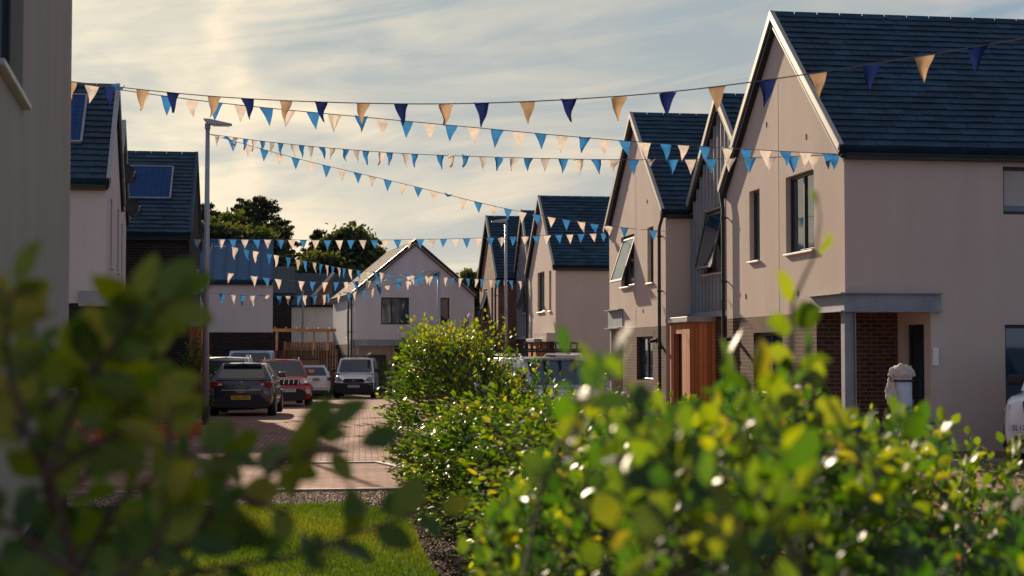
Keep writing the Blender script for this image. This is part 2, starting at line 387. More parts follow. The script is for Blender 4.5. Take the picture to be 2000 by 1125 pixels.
def house(name, label, loc, rz, W, L, zE, zR, zB, wm=None, bm_=None, wins=(), notch=None, roofm=None, over=.12, verge=True,
          cladding=None, ledge=False, gutters='NS', pipes=(), base=-.4, doors=(), panels=(), voids=(), plainroof=False, sections=False, cat='house', vergem=None, bricks='FNSB', slates=None):
    root = thing(name, label, cat, loc, rz)
    wm = wm or RENDER; bm_ = bm_ or BRICK; roofm = roofm or SLATE
    sides = {'F': ((0,0,0),(0,1,0),(-1,0,0),W), 'B': ((L,0,0),(0,1,0),(1,0,0),W), 'N': ((0,0,0),(1,0,0),(0,-1,0),L), 'S': ((0,W,0),(1,0,0),(0,1,0),L)}
    sl = (zR-zE)/(W/2)
    gl = [(-sl, 1, zE), (sl, 1, zE+sl*W)]
    up, lo = MB(), MB(); cl = MB()
    for k, (O, U, Nn, w) in sides.items():
        holes = [q[1:5] for q in wins if q[0] == k]+[q[1:5] for q in doors if q[0] == k]+[(*q[1:5], 'open') for q in voids if q[0] == k]
        if notch and k in 'FN':
            lim = notch[1] if k == 'F' else notch[0]
            holes.append((0, lim, base-1, notch[2], 'open'))
        lines = gl if k in 'FB' else []; top = zR if k in 'FB' else zE
        isbrick = k in (cladding[1] if cladding else '')
        tgt = cl if (cladding and k in cladding[0]) else up
        wall(tgt, O, U, Nn, 0, w, zB, top, holes, lines)
        if zB > base+.05:
            wall(lo if k in bricks else up, O, U, Nn, 0, w, base, zB, holes, [])
    walls = up.build('wall', wm, root, fix=False)
    if cl.v:
        co = cl.build('cladding', ZINC, root, fix=False)
        sm = MB(); step = .30; n = int(W/step)
        wh = [q[1:5] for q in wins if q[0] == 'F']
        for i in range(n+1):
            y = .06+i*(W-.12)/n; zt = zE+sl*min(y, W-y)-.03
            segs = [(zB+.02, zt)]
            for a, b, c, d in wh:
                if a-.03 < y < b+.03: segs = [(zB+.02, c-.05), (d+.03, zt)]
            for a, b in segs:
                if b > a: sm.box(-.06, .0, y-.012, y+.012, a, b)
        sm.build('standing_seam', ZINC, co)
    if lo.v: lo.build('brick_wall', bm_, root, fix=False)
    for q in wins:
        O, U, Nn, w = sides[q[0]]; window(root, O, U, Nn, *q[1:5], kind=q[5] if len(q) > 5 else 'mull', sill=(q[6] if len(q) > 6 else True))
        if q[4] < zB+.02 and q[0] == 'F' and zB-q[4] > .1:
            s = MB(); s.box(-.004, .03, q[1]-.1, q[2]+.1, q[4]+.001, zB-.004); s.build('soldier_course', SOLDIER, root)
    for q in doors:
        O, U, Nn, w = sides[q[0]]; door(root, O, U, Nn, *q[1:5])
    # roof ------------------------------------------------------------------
    ln = hypot(W/2, zR-zE); uy, uz = (W/2)/ln, (zR-zE)/ln; eo = .07
    def prof(s):
        # along the slope from ridge to eaves
        tot = ln+eo; n = max(6, int(tot/.19)) if not plainroof else 1; pts = []
        up_ = .13
        for i in range(n):
            a, b = tot*i/n, tot*(i+1)/n; e = .030 if not plainroof else 0
            for k, h in ((a, up_), (b, up_+e)):
                y = W/2+s*(k*uy+h*uz); z = zR-k*uz+h*uy; pts.append((y, z))
        y = W/2+s*(tot*uy+.005*uz); z = zR-tot*uz+.005*uy; pts.append((y, z))
        pts.append((W/2, zR+.006)); return pts
    r = MB()
    for s in (-1, 1):
        pf = prof(s)
        # clamp so both slopes meet on the ridge plane
        pf = [((min(y, W/2) if s < 0 else max(y, W/2)), z) for y, z in pf]
        pf[0] = (W/2, zR+.13/uy)
        m = len(pf); vs = [(-over, *p) for p in pf]+[(L+over, *p) for p in pf]
        fs = [(i, i+1, m+i+1, m+i) for i in range(m-1)]
        inner = m-1
        for j in (0, m):   # end caps as strips, the sawtooth is not convex
            for i in range(m-2):
                fs.append((j+i, j+i+1, j+inner))
        r.add(vs, fs)
    if slates:
        s = -1 if slates == 'N' else 1; tot = ln+eo; n = int(tot/.20); ex = tot/n; R_ = random.Random(len(label))
        ud = Vector((0, s*uy, -uz)); nn = Vector((0, s*uz, uy)); org = Vector((0, W/2, zR))
        for i in range(n):
            x = -over+(.165 if i % 2 else 0)-.165
            while x < L+over:
                x0, x1 = max(x, -over), min(x+.33, L+over); x += .33
                if x1-x0 < .03: continue
                a, b_ = ex*i-.02, ex*(i+1)+R_.gauss(0, .004); h0 = .158; h1 = .182+R_.gauss(0, .003); h2 = h1+R_.gauss(0, .002); g_ = .003
                q = [org+ud*a+nn*h0+Vector((x0+g_,0,0)), org+ud*a+nn*h0+Vector((x1-g_,0,0)), org+ud*b_+nn*h2+Vector((x1-g_,0,0)), org+ud*b_+nn*h1+Vector((x0+g_,0,0))]
                lo_ = [q[3]-nn*.026, q[2]-nn*.026]
                r.add(q+lo_, [(0,1,2,3), (3,2,5,4)])
    ro = r.build('roof', roofm, root, fix=False)
    rc = MB(); zt = zR+.13/uy+.065
    x = -over
    while x < L+over-.05:
        x2 = min(x+.45, L+over); rc.prism([(W/2-.11, zt-.10), (W/2-.02, zt+.012), (W/2+.02, zt+.012), (W/2+.11, zt-.10), (W/2, zt-.035)], x, x2-.012); x = x2
    rc.build('ridge_tile', roofm, ro)
    if plainroof:
        sm = MB(); xx = 0
        while xx < L:
            for s in (-1, 1):
                a = Vector((xx, W/2+s*.02, zR+.13/uy)); b = Vector((xx, W/2+s*((ln+eo)*uy+.13*uz), zR-(ln+eo)*uz+.13*uy)); sm.bar(a, b, .03, .08)
            xx += .5
        sm.build('roof_seam', roofm, ro)
    if verge:
        vb, so = MB(), MB()
        for s in (-1, 1):
            a = (W/2, zR); b = (W/2+s*(ln+eo)*uy, zR-(ln+eo)*uz); nn = (s*uz, uy)
            q = lambda p, e: (p[0]+nn[0]*e, p[1]+nn[1]*e)
            at = (W/2, zR+.165/uy); ab = (W/2, zR-.01/uy)
            vb.prism([(W/2, zR+.072/uy), q(b, .072), q(b, .175), (W/2, zR+.175/uy)], -over-.034, -over-.003)
            vb.prism([(W/2, zR+.182/uy), q(b, .182), q(b, .200), (W/2, zR+.200/uy)], -over-.035, -over+.05)
            so.prism([(W/2, zR-.045/uy), q(b, -.045), q(b, -.012), (W/2, zR-.012/uy)], -over-.0, -.004)
        vb.build('verge', vergem or VERGE, root); so.build('soffit', BLACK, root)
    for s, c in ((-1, 'N'), (1, 'S')):
        if c not in gutters: continue
        g = MB()
        yc = W/2+s*((ln+eo)*uy+.03); zc = zR-(ln+eo)*uz-.0
        pts = [(yc+.065*cos(a), zc+.075*sin(a)) for a in [pi+pi*i/8 for i in range(9)]]
        g.prism(pts, -over+.02, L+over-.02)
        g.box(.0 if not sections else .0, L, (-.14 if s < 0 else W+.002), (-.002 if s < 0 else W+.14), zE-.13, zE-.03)
        g.build('gutter', BLACK, root)
    for (k, u, ztop, off) in pipes:
        O, U, Nn, w = sides[k]; O = Vector(O); U = Vector(U); Nn = Vector(Nn); p = MB()
        b0 = O+U*u+Nn*.10; g0 = O+U*(u+off)+Nn*.10
        p.tube([g0+Vector((0,0,ztop+.02)), g0+Vector((0,0,ztop-.08)), g0*.7+b0*.3+Vector((0,0,ztop-.16)), g0*.25+b0*.75+Vector((0,0,ztop-.26)), b0+Vector((0,0,ztop-.36)), b0+Vector((0,0,ztop-.5)), b0+Vector((0,0,base))], .042, 10)
        for z in (ztop-.55, ztop-1.9, ztop-3.3): p.tube([b0+Vector((0,0,z)), b0+Vector((0,0,z+.06))], .055, 10); p.bar(b0+Vector((0,0,z+.03)), b0-Nn*.10+Vector((0,0,z+.03)), .03, .03)
        p.build('downpipe', BLACK, root)
    if ledge:
        l = MB(); l.box(-.12, .0, 0, W, zB-.12, zB-.0); l.build('ledge', STEEL, root)
    for q in panels: solar_panel(ro, W, L, zE, zR, *q)
    if notch:
        dx, dy, nz = notch; b = MB(); wall(b, (0,dy,0), (1,0,0), (0,-1,0), 0, dx, base, nz); b.build('recess_wall', bm_, root, fix=False)
        c = MB(); dd = (0.28, 1.12, base, 2.15)
        wall(c, (dx,0,0), (0,1,0), (-1,0,0), 0, dy, base, nz, [dd])
        c.add([(0,0,nz),(dx,0,nz),(dx,dy,nz),(0,dy,nz)], [(0,1,2,3)]); c.build('recess_wall', wm, root, fix=False)
        door(root, (dx,0,0), (0,1,0), (-1,0,0), *dd)
        s = MB()   # steel I beam wrapping the corner
        s.box(-.03, .0, -.03, dy+.25, nz, nz+.28); s.box(-.0, dx+.18, -.03, .0, nz, nz+.28)
        for z in (nz-.02, nz+.28): s.box(-.12, .0, -.12, dy+.25, z, z+.02); s.box(.0, dx+.18, -.12, .0, z, z+.02)
        s.build('beam', STEEL, root)
        p = MB(); p.box(-.085, .085-.0, -.1, -.088, base, nz-.02); p.box(-.085, .085, .088, .1, base, nz-.02); p.box(-.006, .006, -.088, .088, base, nz-.02)
        po = p.build('post', STEEL, root); po.location = (.075, .06, 0); po.rotation_euler = (0, 0, radians(90))
        l = MB(); l.box(.32+dx-.3, .42+dx-.3, -.05, .0, 1.45, 1.75); l.build('meter_box', WHITEP, root)
    return root
BLIND = plain('roller_blind', (.42,.40,.36), .8, .05, 6)
SOLDIER = brick_mat('soldier_bricks', (.12,.075,.055), (.07,.045,.04), (.34,.27,.22), .075, .4, .01, off=0)

def porch(root, x0, x1, y0, y1, zt, base=-.4, face='F', dooru=None):
    """timber clad porch box with a flat grey cap; sub-mesh of a house"""
    O = (x0, y0, 0); b = MB(); w = y1-y0
    hs = [(dooru[0], dooru[1], base, 2.1)] if dooru else []
    wall(b, (x0,y0,0), (0,1,0), (-1,0,0), 0, w, base, zt, hs)
    wall(b, (x0,y0,0), (1,0,0), (0,-1,0), 0, x1-x0, base, zt)
    wall(b, (x0,y1,0), (1,0,0), (0,1,0), 0, x1-x0, base, zt)
    po = b.build('porch', TIMBER, root, fix=False)
    c = MB(); c.box(x0-.08, x1-.003, y0-.08, y1+.08, zt, zt+.13); c.build('porch_roof', STEEL, po, bevel=.01)
    if dooru:
        d = MB(); d.box(x0+.12, x0+.16, y0+dooru[0], y0+dooru[1], base, 2.1); d.build('porch_door', ANTH, po)
    return po
# ---------------------------------------------------------------- the setting
def sheet(name, pts_fn, nx, ny, mat, kind='structure', label=None, dz=0.):
    mb = MB(); vs = []
    for j in range(ny+1):
        for i in range(nx+1):
            x, y = pts_fn(i/nx, j/ny); vs.append((x, y, gz(y)+dz))
    fs = [(j*(nx+1)+i, j*(nx+1)+i+1, (j+1)*(nx+1)+i+1, (j+1)*(nx+1)+i) for j in range(ny) for i in range(nx)]
    mb.add(vs, fs); o = mb.build(name, mat, fix=False); tag(o, kind=kind); return o
def yb(a, b):  # y samples denser close by
    return lambda t: a+(b-a)*t
BIG = [-40, 38, 78, 100, 400, 3000]
mb = MB(); vs = []
for y in BIG: vs += [(-1500 if y > 90 else -60, y, gz(y)-.06), (1500 if y > 90 else 80, y, gz(y)-.06)]
mb.add(vs, [(2*i, 2*i+1, 2*i+3, 2*i+2) for i in range(len(BIG)-1)])
tag(mb.build('ground', GROUND, fix=False), kind='structure')
sheet('road', lambda u, v: (-14+44*u, 23.92+(98-23.92)*v), 1, 40, PAVE)
sheet('paved_band', lambda u, v: (-14+44*u, 19.15+(23.80-19.15)*v), 1, 1, PAVE2)
sheet('right_paving', lambda u, v: (3.8+26*u, 2.+(19.10-2.)*v), 1, 1, PAVE2)
k = MB(); k.box(-14, 1.53, 23.80, 23.92, -.1, .022)
k.bar((1.53, 23.86, -.02), (2.6, 19.6, -.02), .12, .09); tag(k.build('kerb', KERB, bevel=.008), kind='structure')
k = MB(); k.box(-14, 3.8, 19.05, 19.15, -.1, .035); k.box(3.8, 30, 21.70, 21.85, -.05, .10); k.bar((6.2, 18.2, .01), (12, 16.0, .01), .12, .07)
tag(k.build('kerb', KERB, bevel=.008), kind='structure')
sheet('gravel_bed', lambda u, v: (-6+9.8*u, 17.2+(19.05-17.2)*v), 1, 1, SOIL, dz=-.012)
# lawn with a curved right edge, mulch under the hedge
def lawn_edge(y): return 1.26+.05*sin(y*.9)-max(0, (y-16.2))*.35
LA = plain('lawn_soil', (.07,.10,.02), .95, .35, 6)
sheet('lawn', lambda u, v: (-6+(lawn_edge(1+16.3*v)+6)*u, 1+16.3*v), 1, 40, LA, dz=.004)
sheet('planting_bed', lambda u, v: (lawn_edge(1+18*v)+(4.2-lawn_edge(1+18*v))*u, 1+18*v), 1, 40, SOIL, dz=-.004)

# grass blades: numpy triangles
def tri_mesh(name, V, F, mat, tint=None, parent=None, smooth=False):
    me = bpy.data.meshes.new(name); nv = len(V); k = F.shape[1]; nf = len(F)
    me.vertices.add(nv); me.vertices.foreach_set('co', np.ascontiguousarray(V, dtype=np.float32).ravel())
    me.loops.add(nf*k); me.loops.foreach_set('vertex_index', np.ascontiguousarray(F, dtype=np.int32).ravel())
    me.polygons.add(nf); me.polygons.foreach_set('loop_start', np.arange(0, nf*k, k, dtype=np.int32))
    if tint is not None:
        a = me.attributes.new('tint', 'FLOAT', 'POINT'); a.data.foreach_set('value', np.ascontiguousarray(tint, dtype=np.float32))
    me.materials.append(mat); me.update(); me.validate()
    if smooth: me.polygons.foreach_set('use_smooth', [True]*nf)
    o = bpy.data.objects.new(name, me); return link(o, parent)
GRASSM = leaf_mat('grass_blades', [(0, (.035,.08,.014)), (.5, (.07,.13,.024)), (1, (.17,.17,.06))], 1.35, .45, .6)
n = 90000
gy = 10.5+rng.random(n)**1.1*6.9; gx = -2.6+rng.random(n)*4.0
keep = gx < np.array([lawn_edge(y) for y in gy]); gx, gy = gx[keep], gy[keep]; n = len(gx)
h = .03+.035*rng.random(n); a = rng.random(n)*2*pi; w = .0035+.003*rng.random(n); ln_ = rng.random(n)*.03; la = rng.random(n)*2*pi
V = np.zeros((n, 3, 3)); V[:,0] = np.c_[gx-np.cos(a)*w, gy-np.sin(a)*w, np.zeros(n)]; V[:,1] = np.c_[gx+np.cos(a)*w, gy+np.sin(a)*w, np.zeros(n)]
V[:,2] = np.c_[gx+np.cos(la)*ln_, gy+np.sin(la)*ln_, h]
tint = np.repeat(np.clip(.45+.25*np.sin(gx*2.1+gy*1.3)+rng.normal(0, .2, n), 0, 1), 3)
tag(tri_mesh('grass', V.reshape(-1,3), np.arange(3*n).reshape(-1,3), GRASSM, tint), kind='stuff', label='short sunlit lawn grass beside the gravel strip', cat='grass')
# gravel / bark chips: squashed tetra-octahedra
def chips(name, xs, ys, zs, smin, smax, mat, label, cat):
    n = len(xs); s = smin+(smax-smin)*rng.random(n)
    base = np.array([(1,0,0),(0,1,0),(-1,0,0),(0,-1,0),(0,0,.6),(0,0,-.6)], float)
    a = rng.random(n)*2*pi; V = np.repeat(base[None], n, 0)*rng.uniform(.6, 1.2, (n, 6, 1))*s[:,None,None]
    V[:,:,1] *= rng.uniform(.5, .9, (n,1)); c, d = np.cos(a)[:,None], np.sin(a)[:,None]
    X = V[:,:,0]*c-V[:,:,1]*d; Y = V[:,:,0]*d+V[:,:,1]*c; Z = V[:,:,2]+V[:,:,0]*rng.normal(0, .35, (n,1))
    V = np.stack([X+xs[:,None], Y+ys[:,None], Z+zs[:,None]+s[:,None]*.3], -1)
    fb = np.array([(0,1,4),(1,2,4),(2,3,4),(3,0,4),(1,0,5),(2,1,5),(3,2,5),(0,3,5)])
    F = (fb[None]+6*np.arange(n)[:,None,None]).reshape(-1,3)
    o = tri_mesh(name, V.reshape(-1,3), F, mat, np.repeat(rng.random(n), 6)); return tag(o, label, cat, kind='stuff')
def tint_mat(name, stops, rough=.85):
    m, t, o = nt(name); p = N(t, 'ShaderNodeBsdfPrincipled', i_Roughness=rough)
    at = N(t, 'ShaderNodeAttribute', attribute_name='tint'); t.links.new(ramp(t, at.outputs['Fac'], stops).outputs[0], p.inputs['Base Color'])
    t.links.new(p.outputs[0], o.inputs[0]); return m
GRAV = tint_mat('gravel_stones', [(0, (.10,.06,.045)), (.5, (.24,.16,.12)), (1, (.42,.34,.28))])
CHIP = tint_mat('bark_chips', [(0, (.035,.02,.014)), (.6, (.11,.06,.04)), (1, (.22,.14,.09))])
n = 15000; xs = rng.uniform(-3.2, 2.6, n); ys = rng.uniform(17.25, 19.04, n)
chips('gravel', xs, ys, np.zeros(n)-.01, .012, .03, GRAV, 'strip of brown and grey gravel between lawn and paving', 'gravel')
n = 16000; ys = rng.uniform(7, 17.6, n); e = np.array([lawn_edge(y) for y in ys]); xs = e+rng.random(n)**1.3*1.9
chips('bark_mulch', xs, ys, np.zeros(n), .010, .028, CHIP, 'dark bark mulch under the beech hedge', 'mulch')

# ---------------------------------------------------------------- right hand row
X1 = 9.41
h1 = house('corner_house', 'nearest large beige rendered house with open steel-beam porch at its corner, on the right', (X1, 25.05, 0), 0, 6.95, 13, 5.04, 7.92, 2.37,
   wins=[('F', 1.5, 3.05, 3.49, 4.93, 'mull'), ('F', 4.65, 5.33, 3.48, 4.9, 'slot'), ('F', 3.3, 5.1, .9, 2.05, 'mull', True),
         ('N', 2.83, 4.4, 4.02, 4.84, 'blind', False), ('N', 2.83, 4.4, .72, 2.14, 'mull', True)],
   notch=(1.5, 1.42, 2.37), pipes=[('F', 6.95-.08, 5.02, .12)], gutters='NS', bricks='F', slates='N')
h2 = house('clad_house', 'narrow gable clad in grey standing-seam metal between the two nearest beige houses', (X1+.66, 32.03, 0), 0, 5.2, 12, 5.05, 7.36, 2.6,
   wins=[('F', 2.55, 4.15, 3.50, 4.98, 'tilt7')], cladding=('F', ''), ledge=True, slates='N', gutters='', over=.12,
   doors=[('F', .55, 1.5, -.3, 2.1)])
po = porch(h2, -.62, .0, 3.15, 5.05, 2.36, dooru=(.7, 1.45))
h3 = house('gabled_house', 'beige gable with a tilted-open window, second rendered house of the right row', (X1, 37.25, -.02), 0, 6.55, 12, 5.08, 7.82, 2.33,
   wins=[('F', 3.4, 5.0, 3.45, 4.84, 'tilt'), ('F', 1.25, 1.9, 3.44, 4.87, 'slot'), ('F', 1.35, 3.15, .95, 2.08, 'mull', False)],
   pipes=[('F', .25, 5.05, -.3)], voids=[('F', 4.8, 6.55, -.5, 2.33)], bricks='F', slates='N')
# recessed entrance at the far corner of the gabled house
b = MB(); b.add([(.0,4.8,-.4),(1.5,4.8,-.4),(1.5,4.8,2.33),(0,4.8,2.33)], [(0,1,2,3)]); b.add([(1.5,4.8,-.4),(1.5,6.55,-.4),(1.5,6.55,2.33),(1.5,4.8,2.33)], [(0,1,2,3)])
b.add([(0,4.8,2.33),(1.5,4.8,2.33),(1.5,6.55,2.33),(0,6.55,2.33)], [(0,1,2,3)]); b.build('recess_wall', RENDER, h3, fix=False)
b = MB(); b.box(-.03, -.003, 4.75, 6.6, 2.36, 2.84); b.box(-.14, -.003, 4.75, 6.6, 2.84, 2.87); b.box(-.14, -.003, 4.75, 6.6, 2.33, 2.36); b.build('beam', STEEL, h3)
b = MB(); b.box(.0, .16, 6.32, 6.5, -.4, 2.33); b.build('post', STEEL, h3)
h4 = house('gabled_house', 'smaller beige gabled house in the middle of the right row with a blank side wall', (10.3, 57.5, -.26), 0, 6.3, 12, 5.07, 7.82, 2.33, bricks='F', slates='N',
   wins=[('F', 2.45, 4.05, 3.47, 5.05, 'mull'), ('F', .9, 1.4, 3.47, 5.0, 'slot')], pipes=[('F', 6.2, 5.0, .12)])
b = MB(); b.box(-.35, -.003, -.02, 3.2, 2.3, 2.62); b.build('canopy', VERGE, h4); porch(h4, -.55, -.003, 1.2, 3.0, 2.28, dooru=(.6, 1.2))
h5 = house('clad_house', 'small grey metal-clad gable far along the right row beside the brick gable', (10.45, 63.85, -.3), 0, 4.2, 12, 5.1, 7.72, 2.6,
   wins=[('F', 1.3, 2.3, 3.6, 5.0, 'tilt')], cladding=('F', ''), ledge=True, slates='N', gutters='')
h6 = house('brick_house', 'brown brick gable at the far end of the right row behind a lamp post', (9.6, 67.85, -.36), 0, 6.3, 12, 5.15, 8.0, 2.6, wm=BRICK_F, bm_=BRICK_F, slates='N',
   wins=[('F', 3.6, 4.9, 3.4, 4.9, 'tilt'), ('F', 1.6, 2.2, 3.4, 4.9, 'slot')], pipes=[('F', .2, 5.0, -.25)])
JOINT = plain('joint_bead', (.50,.42,.36), .8)
# movement joints and small vents in the render
for hh, ys in ((h1, (3.47,)), (h3, (3.2,))):
    for y_ in ys:
        m = MB(); m.box(-.004, .002, y_-.004, y_+.004, 2.4, 5.04+.75*min(y_, 6.7-y_)); m.build('movement_joint', JOINT, hh)
    for (y_, z_) in ((1.9, 5.55), (4.2, 6.1), (2.4, 2.75), (5.6, 2.8)): m = MB(); m.box(-.012, .002, y_-.012, y_+.012, z_-.05, z_+.05); m.build('weep_vent', ANTH, hh)
SLATE_M = plain('slate_sunlit_tint', (.38,.34,.27), .95, .3, 8, spec=.05)  # slate lightened to cream: grazing sunlight painted into the end house roof colour
# ---------------------------------------------------------------- end of the street
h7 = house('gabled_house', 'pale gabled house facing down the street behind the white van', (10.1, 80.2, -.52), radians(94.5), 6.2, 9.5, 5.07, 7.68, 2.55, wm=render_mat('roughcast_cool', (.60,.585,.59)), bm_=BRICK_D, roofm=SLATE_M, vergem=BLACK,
   wins=[('F', 3.4, 4.85, 3.55, 4.93, 'mull2', False), ('F', 1.3, 1.78, 3.55, 4.93, 'slot', False), ('S', 2.6, 3.2, 2.9, 4.3, 'slot')],
   pipes=[('S', .5, 5.05, 0), ('S', 1.7, 5.05, .3)], voids=[('F', 4.15, 6.2, -.5, 2.45), ('S', 0, 1.3, -.5, 2.45)])
b = MB(); b.add([(1.3,3.2,-.4),(1.3,6.2,-.4),(1.3,6.2,2.5),(1.3,3.2,2.5)], [(0,1,2,3)]); b.add([(0,4.15,-.4),(1.3,4.15,-.4),(1.3,4.15,2.5),(0,4.15,2.5)], [(0,1,2,3)])
b.add([(0,4.15,2.5),(1.3,4.15,2.5),(1.3,6.2,2.5),(0,6.2,2.5)], [(0,1,2,3)]); b.build('recess_wall', RENDER_W, h7, fix=False)
door(h7, (1.3,0,0), (0,1,0), (-1,0,0), 4.4, 5.35, -.3, 2.0, depth=-.02)
b = MB(); b.box(-.06, -.003, .8, 6.26, 2.46, 2.78); b.box(-.06, 1.3, 6.203, 6.26, 2.46, 2.78); b.build('beam', STEEL, h7)
b = MB(); b.box(.02, .17, 5.98, 6.13, -.4, 2.45); b.build('post', STEEL, h7)
BR_R = render_mat('roughcast_pinkish', (.60,.55,.52))
def left_house(name, label, x, y, rz, W, L, *a, **k):
    if not k.get('plainroof') and 'nearest' not in label: k.setdefault('slates', 'S')
    o = Vector((x, y, 0))+Matrix.Rotation(rz, 3, 'Z') @ Vector((0, W, 0))
    return house(name, label, (o.x, o.y, k.pop('z', 0)), pi+rz, W, L, *a, **k)
h8 = left_house('metal_roofed_house', 'pale house with a ribbed blue metal roof behind the parked van', -.17, 66.0, 0, 6.8, 9, 4.92, 6.72, 2.82, wm=BR_R, bm_=BRICK_D, roofm=ROOFMETAL, z=-.36, plainroof=True, gutters='S', verge=False, over=.02,
   vergem=BLACK)
h9 = left_house('brick_house', 'dark brick house with slate roof and one solar panel, left of the lamp post', -2.42, 44.5, 0, 6.4, 9, 4.98, 7.5, 2.5, wm=BRICK_D, bm_=BRICK_D, z=-.08, over=.03, gutters='S', vergem=SLATE,
   panels=[('S', .62, 2.35, .40, .82)])
porch(h9, -.33, -.003, 4.1, 6.0, 2.45)
b = MB(); b.tube([(-.02, 6.42, 3.75), (-.14, 6.42, 3.4), (-.2, 6.42, 3.35)], .03); b.build('bracket', STEEL, h9)
d = radians(2.2)
h10 = left_house('gabled_house', 'shaded pale rendered house with slate roof and solar panel, left of the satellite dishes', -3.3, 31.3, d, 4.9, 9, 4.95, 7.08, 2.62, wm=BR_R, bm_=BRICK_D, z=0, over=.06, vergem=ZINC,
   wins=[('F', .8, 1.3, 3.4, 4.8, 'slot'), ('F', 3.1, 3.6, 3.4, 4.8, 'slot')], panels=[('S', .55, 1.55, .36, .9)])
b = MB(); b.box(-.16, .5, 4.9+.0, 4.99, 2.56, 2.86); b.box(-.16, -.0, 3.6, 4.9, 2.56, 2.86); b.build('beam', STEEL, h10)
h10b = left_house('gabled_house', 'shaded pale gable carrying two satellite dishes, behind the nearer left gable', -3.62, 36.25, d, 4.4, 9, 4.95, 7.0, 2.62, wm=BR_R, bm_=BRICK_D, z=-.02, over=.06, vergem=ZINC,
   wins=[('F', 1.5, 2.0, 3.4, 4.8, 'slot')], gutters='')
porch(h10, -.45, -.003, .9, 2.75, 2.45)
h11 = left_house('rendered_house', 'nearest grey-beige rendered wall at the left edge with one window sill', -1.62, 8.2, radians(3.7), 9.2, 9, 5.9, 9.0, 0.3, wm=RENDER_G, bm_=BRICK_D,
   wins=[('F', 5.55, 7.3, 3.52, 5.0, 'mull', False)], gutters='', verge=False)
s = MB(); s.box(-.06, .05, 5.48, 7.37, 3.475, 3.52); s.build('sill', SILL, h11, bevel=.01)

# far buildings between the two end houses
def simple_block(name, label, x0, x1, y0, y1, zb, zE, zR, wm, rm, wins=()):
    r = thing(name, label, 'house', ((x0+x1)/2, y0, zb)); w = (x1-x0)/2; dp = y1-y0
    b = MB(); b.prism([(0, 0), (dp, 0), (dp, zE), (dp/2, zR), (0, zE)], -w, w); b.build('wall', wm, r)
    ln = hypot(dp/2, zR-zE); ro = MB()
    ro.prism([(-.3, zE-.3*(zR-zE)/(dp/2)+.02), (dp/2, zR+.02), (dp+.3, zE-.3*(zR-zE)/(dp/2)+.02), (dp+.3, zE-.3*(zR-zE)/(dp/2)+.15), (dp/2, zR+.2), (-.3, zE-.3*(zR-zE)/(dp/2)+.15)], -w-.2, w+.2); rf = ro.build('roof', rm, r)
    for (a, c, d, e) in wins:
        f = MB(); f.box(a, c, -.05, .03, d, e); f.build('window', ANTH, r); g = MB(); g.box(a+.08, c-.08, -.07, -.04, d+.08, e-.08); g.build('pane', GLASS, r)
    return r, rf
pA = P(532, 500, 88); pB = P(570, 500, 88)
ra, rfa = simple_block('brick_building', 'narrow dark brick building behind the garden pergola', pA.x-1.5, pB.x, 88, 95, -.52, 5.4, 6.9, BRICK_D, SLATE_D)
b = MB(); b.tube([(1.9, -.12, 0), (1.9, -.12, 5.6)], .06, 8); b.build('downpipe', STEEL, ra)
pA = P(566, 600, 96); pB = P(690, 600, 96)
rb, rfb = simple_block('white_house', 'white rendered house with dark slate roof behind the timber fence', pA.x, pB.x+3, 96, 103, -.52, 5.0, 6.9, render_mat('roughcast_white', (.70,.69,.66)), SLATE_D)
b = MB(); q = P(610, 545, 95).x-(pA.x+pB.x+3)/2
b.prism([(q-.1, 5.5), (q+1.2, 7.0), (q+1.35, 6.9), (q+.05, 5.4)], -.9, 2.6, axis='y'); b.build('dormer_roof', VERGE, rb)
b = MB(); b.prism([(q, 5.), (q+1.2, 5.), (q+1.2, 6.85), (q+.05, 5.4)], -.7, 2.5, axis='y'); b.build('dormer', BRICK_F, rb)
# pergola and fences
pr = thing('pergola', 'timber pergola beam standing above the garden fence', 'pergola', (P(532, 700, 76).x, 75, -.5)); 
for xx in (.15, 1.9, 2.55): m = MB(); m.box(xx, xx+.11, -.06, .06, 0, 3.1); m.build('post', WOOD, pr)
m = MB(); m.box(-.1, 3.0, -.12, .12, 3.1, 3.24); m.box(.1, 2.9, .9, 1.05, 3.1, 3.2); m.build('beam', WOOD, pr)
for i in range(6): m = MB(); m.box(.1+i*.52, .16+i*.52, -.3, 1.4, 3.24, 3.32); m.build('rafter', WOOD, pr)
def fence(name, label, a, b, h, zb, gap=.12, w=.10):
    a = Vector(a); b = Vector(b); L = (b-a).length; d = (b-a)/L; r = thing(name, label, 'fence', (a.x, a.y, zb), atan2(d.y, d.x))
    m = MB(); x = 0
    while x < L: hh = h+random.uniform(-.012, .012); m.box(x, min(x+w, L), -.012, .012, .05, hh); x += gap
    m.build('board_panel', TIMBER_P, r)
    m = MB(); m.box(0, L, .013, .06, .35, .43); m.box(0, L, .013, .06, h-.35, h-.27); m.build('rail', WOOD, r)
    x = 0
    while x <= L+.01: m = MB(); m.box(x-.05, x+.05, .061, .16, 0, h+.03); m.build('post', WOOD, r); x += L/max(1, round(L/1.8))
    return r
fence('timber_fence', 'tall vertical-board timber fence at the rear of the garden', (P(556, 700, 80).x, 79.5, 0), (P(652, 700, 80).x, 79.5, 0), 2.65, -.52)
fence('timber_fence', 'lower timber garden fence directly behind the white cars', (P(528, 700, 73).x, 72.5, 0), (P(656, 700, 73).x, 72.5, 0), 2.2, -.47, .13)
m = MB(); q = P(575, 700, 71).x
m.box(q, q+1.1, 71, 71.6, -.45, 1.75-.45); bs = tag(m.build('bin_store', WOOD, bevel=.02), 'low brown timber bin store against the garden fence', 'bin store'); m = MB(); m.box(q-.06, q+1.16, 70.94, 71.66, 1.301, 1.36); m.build('lid', ANTH, bs)
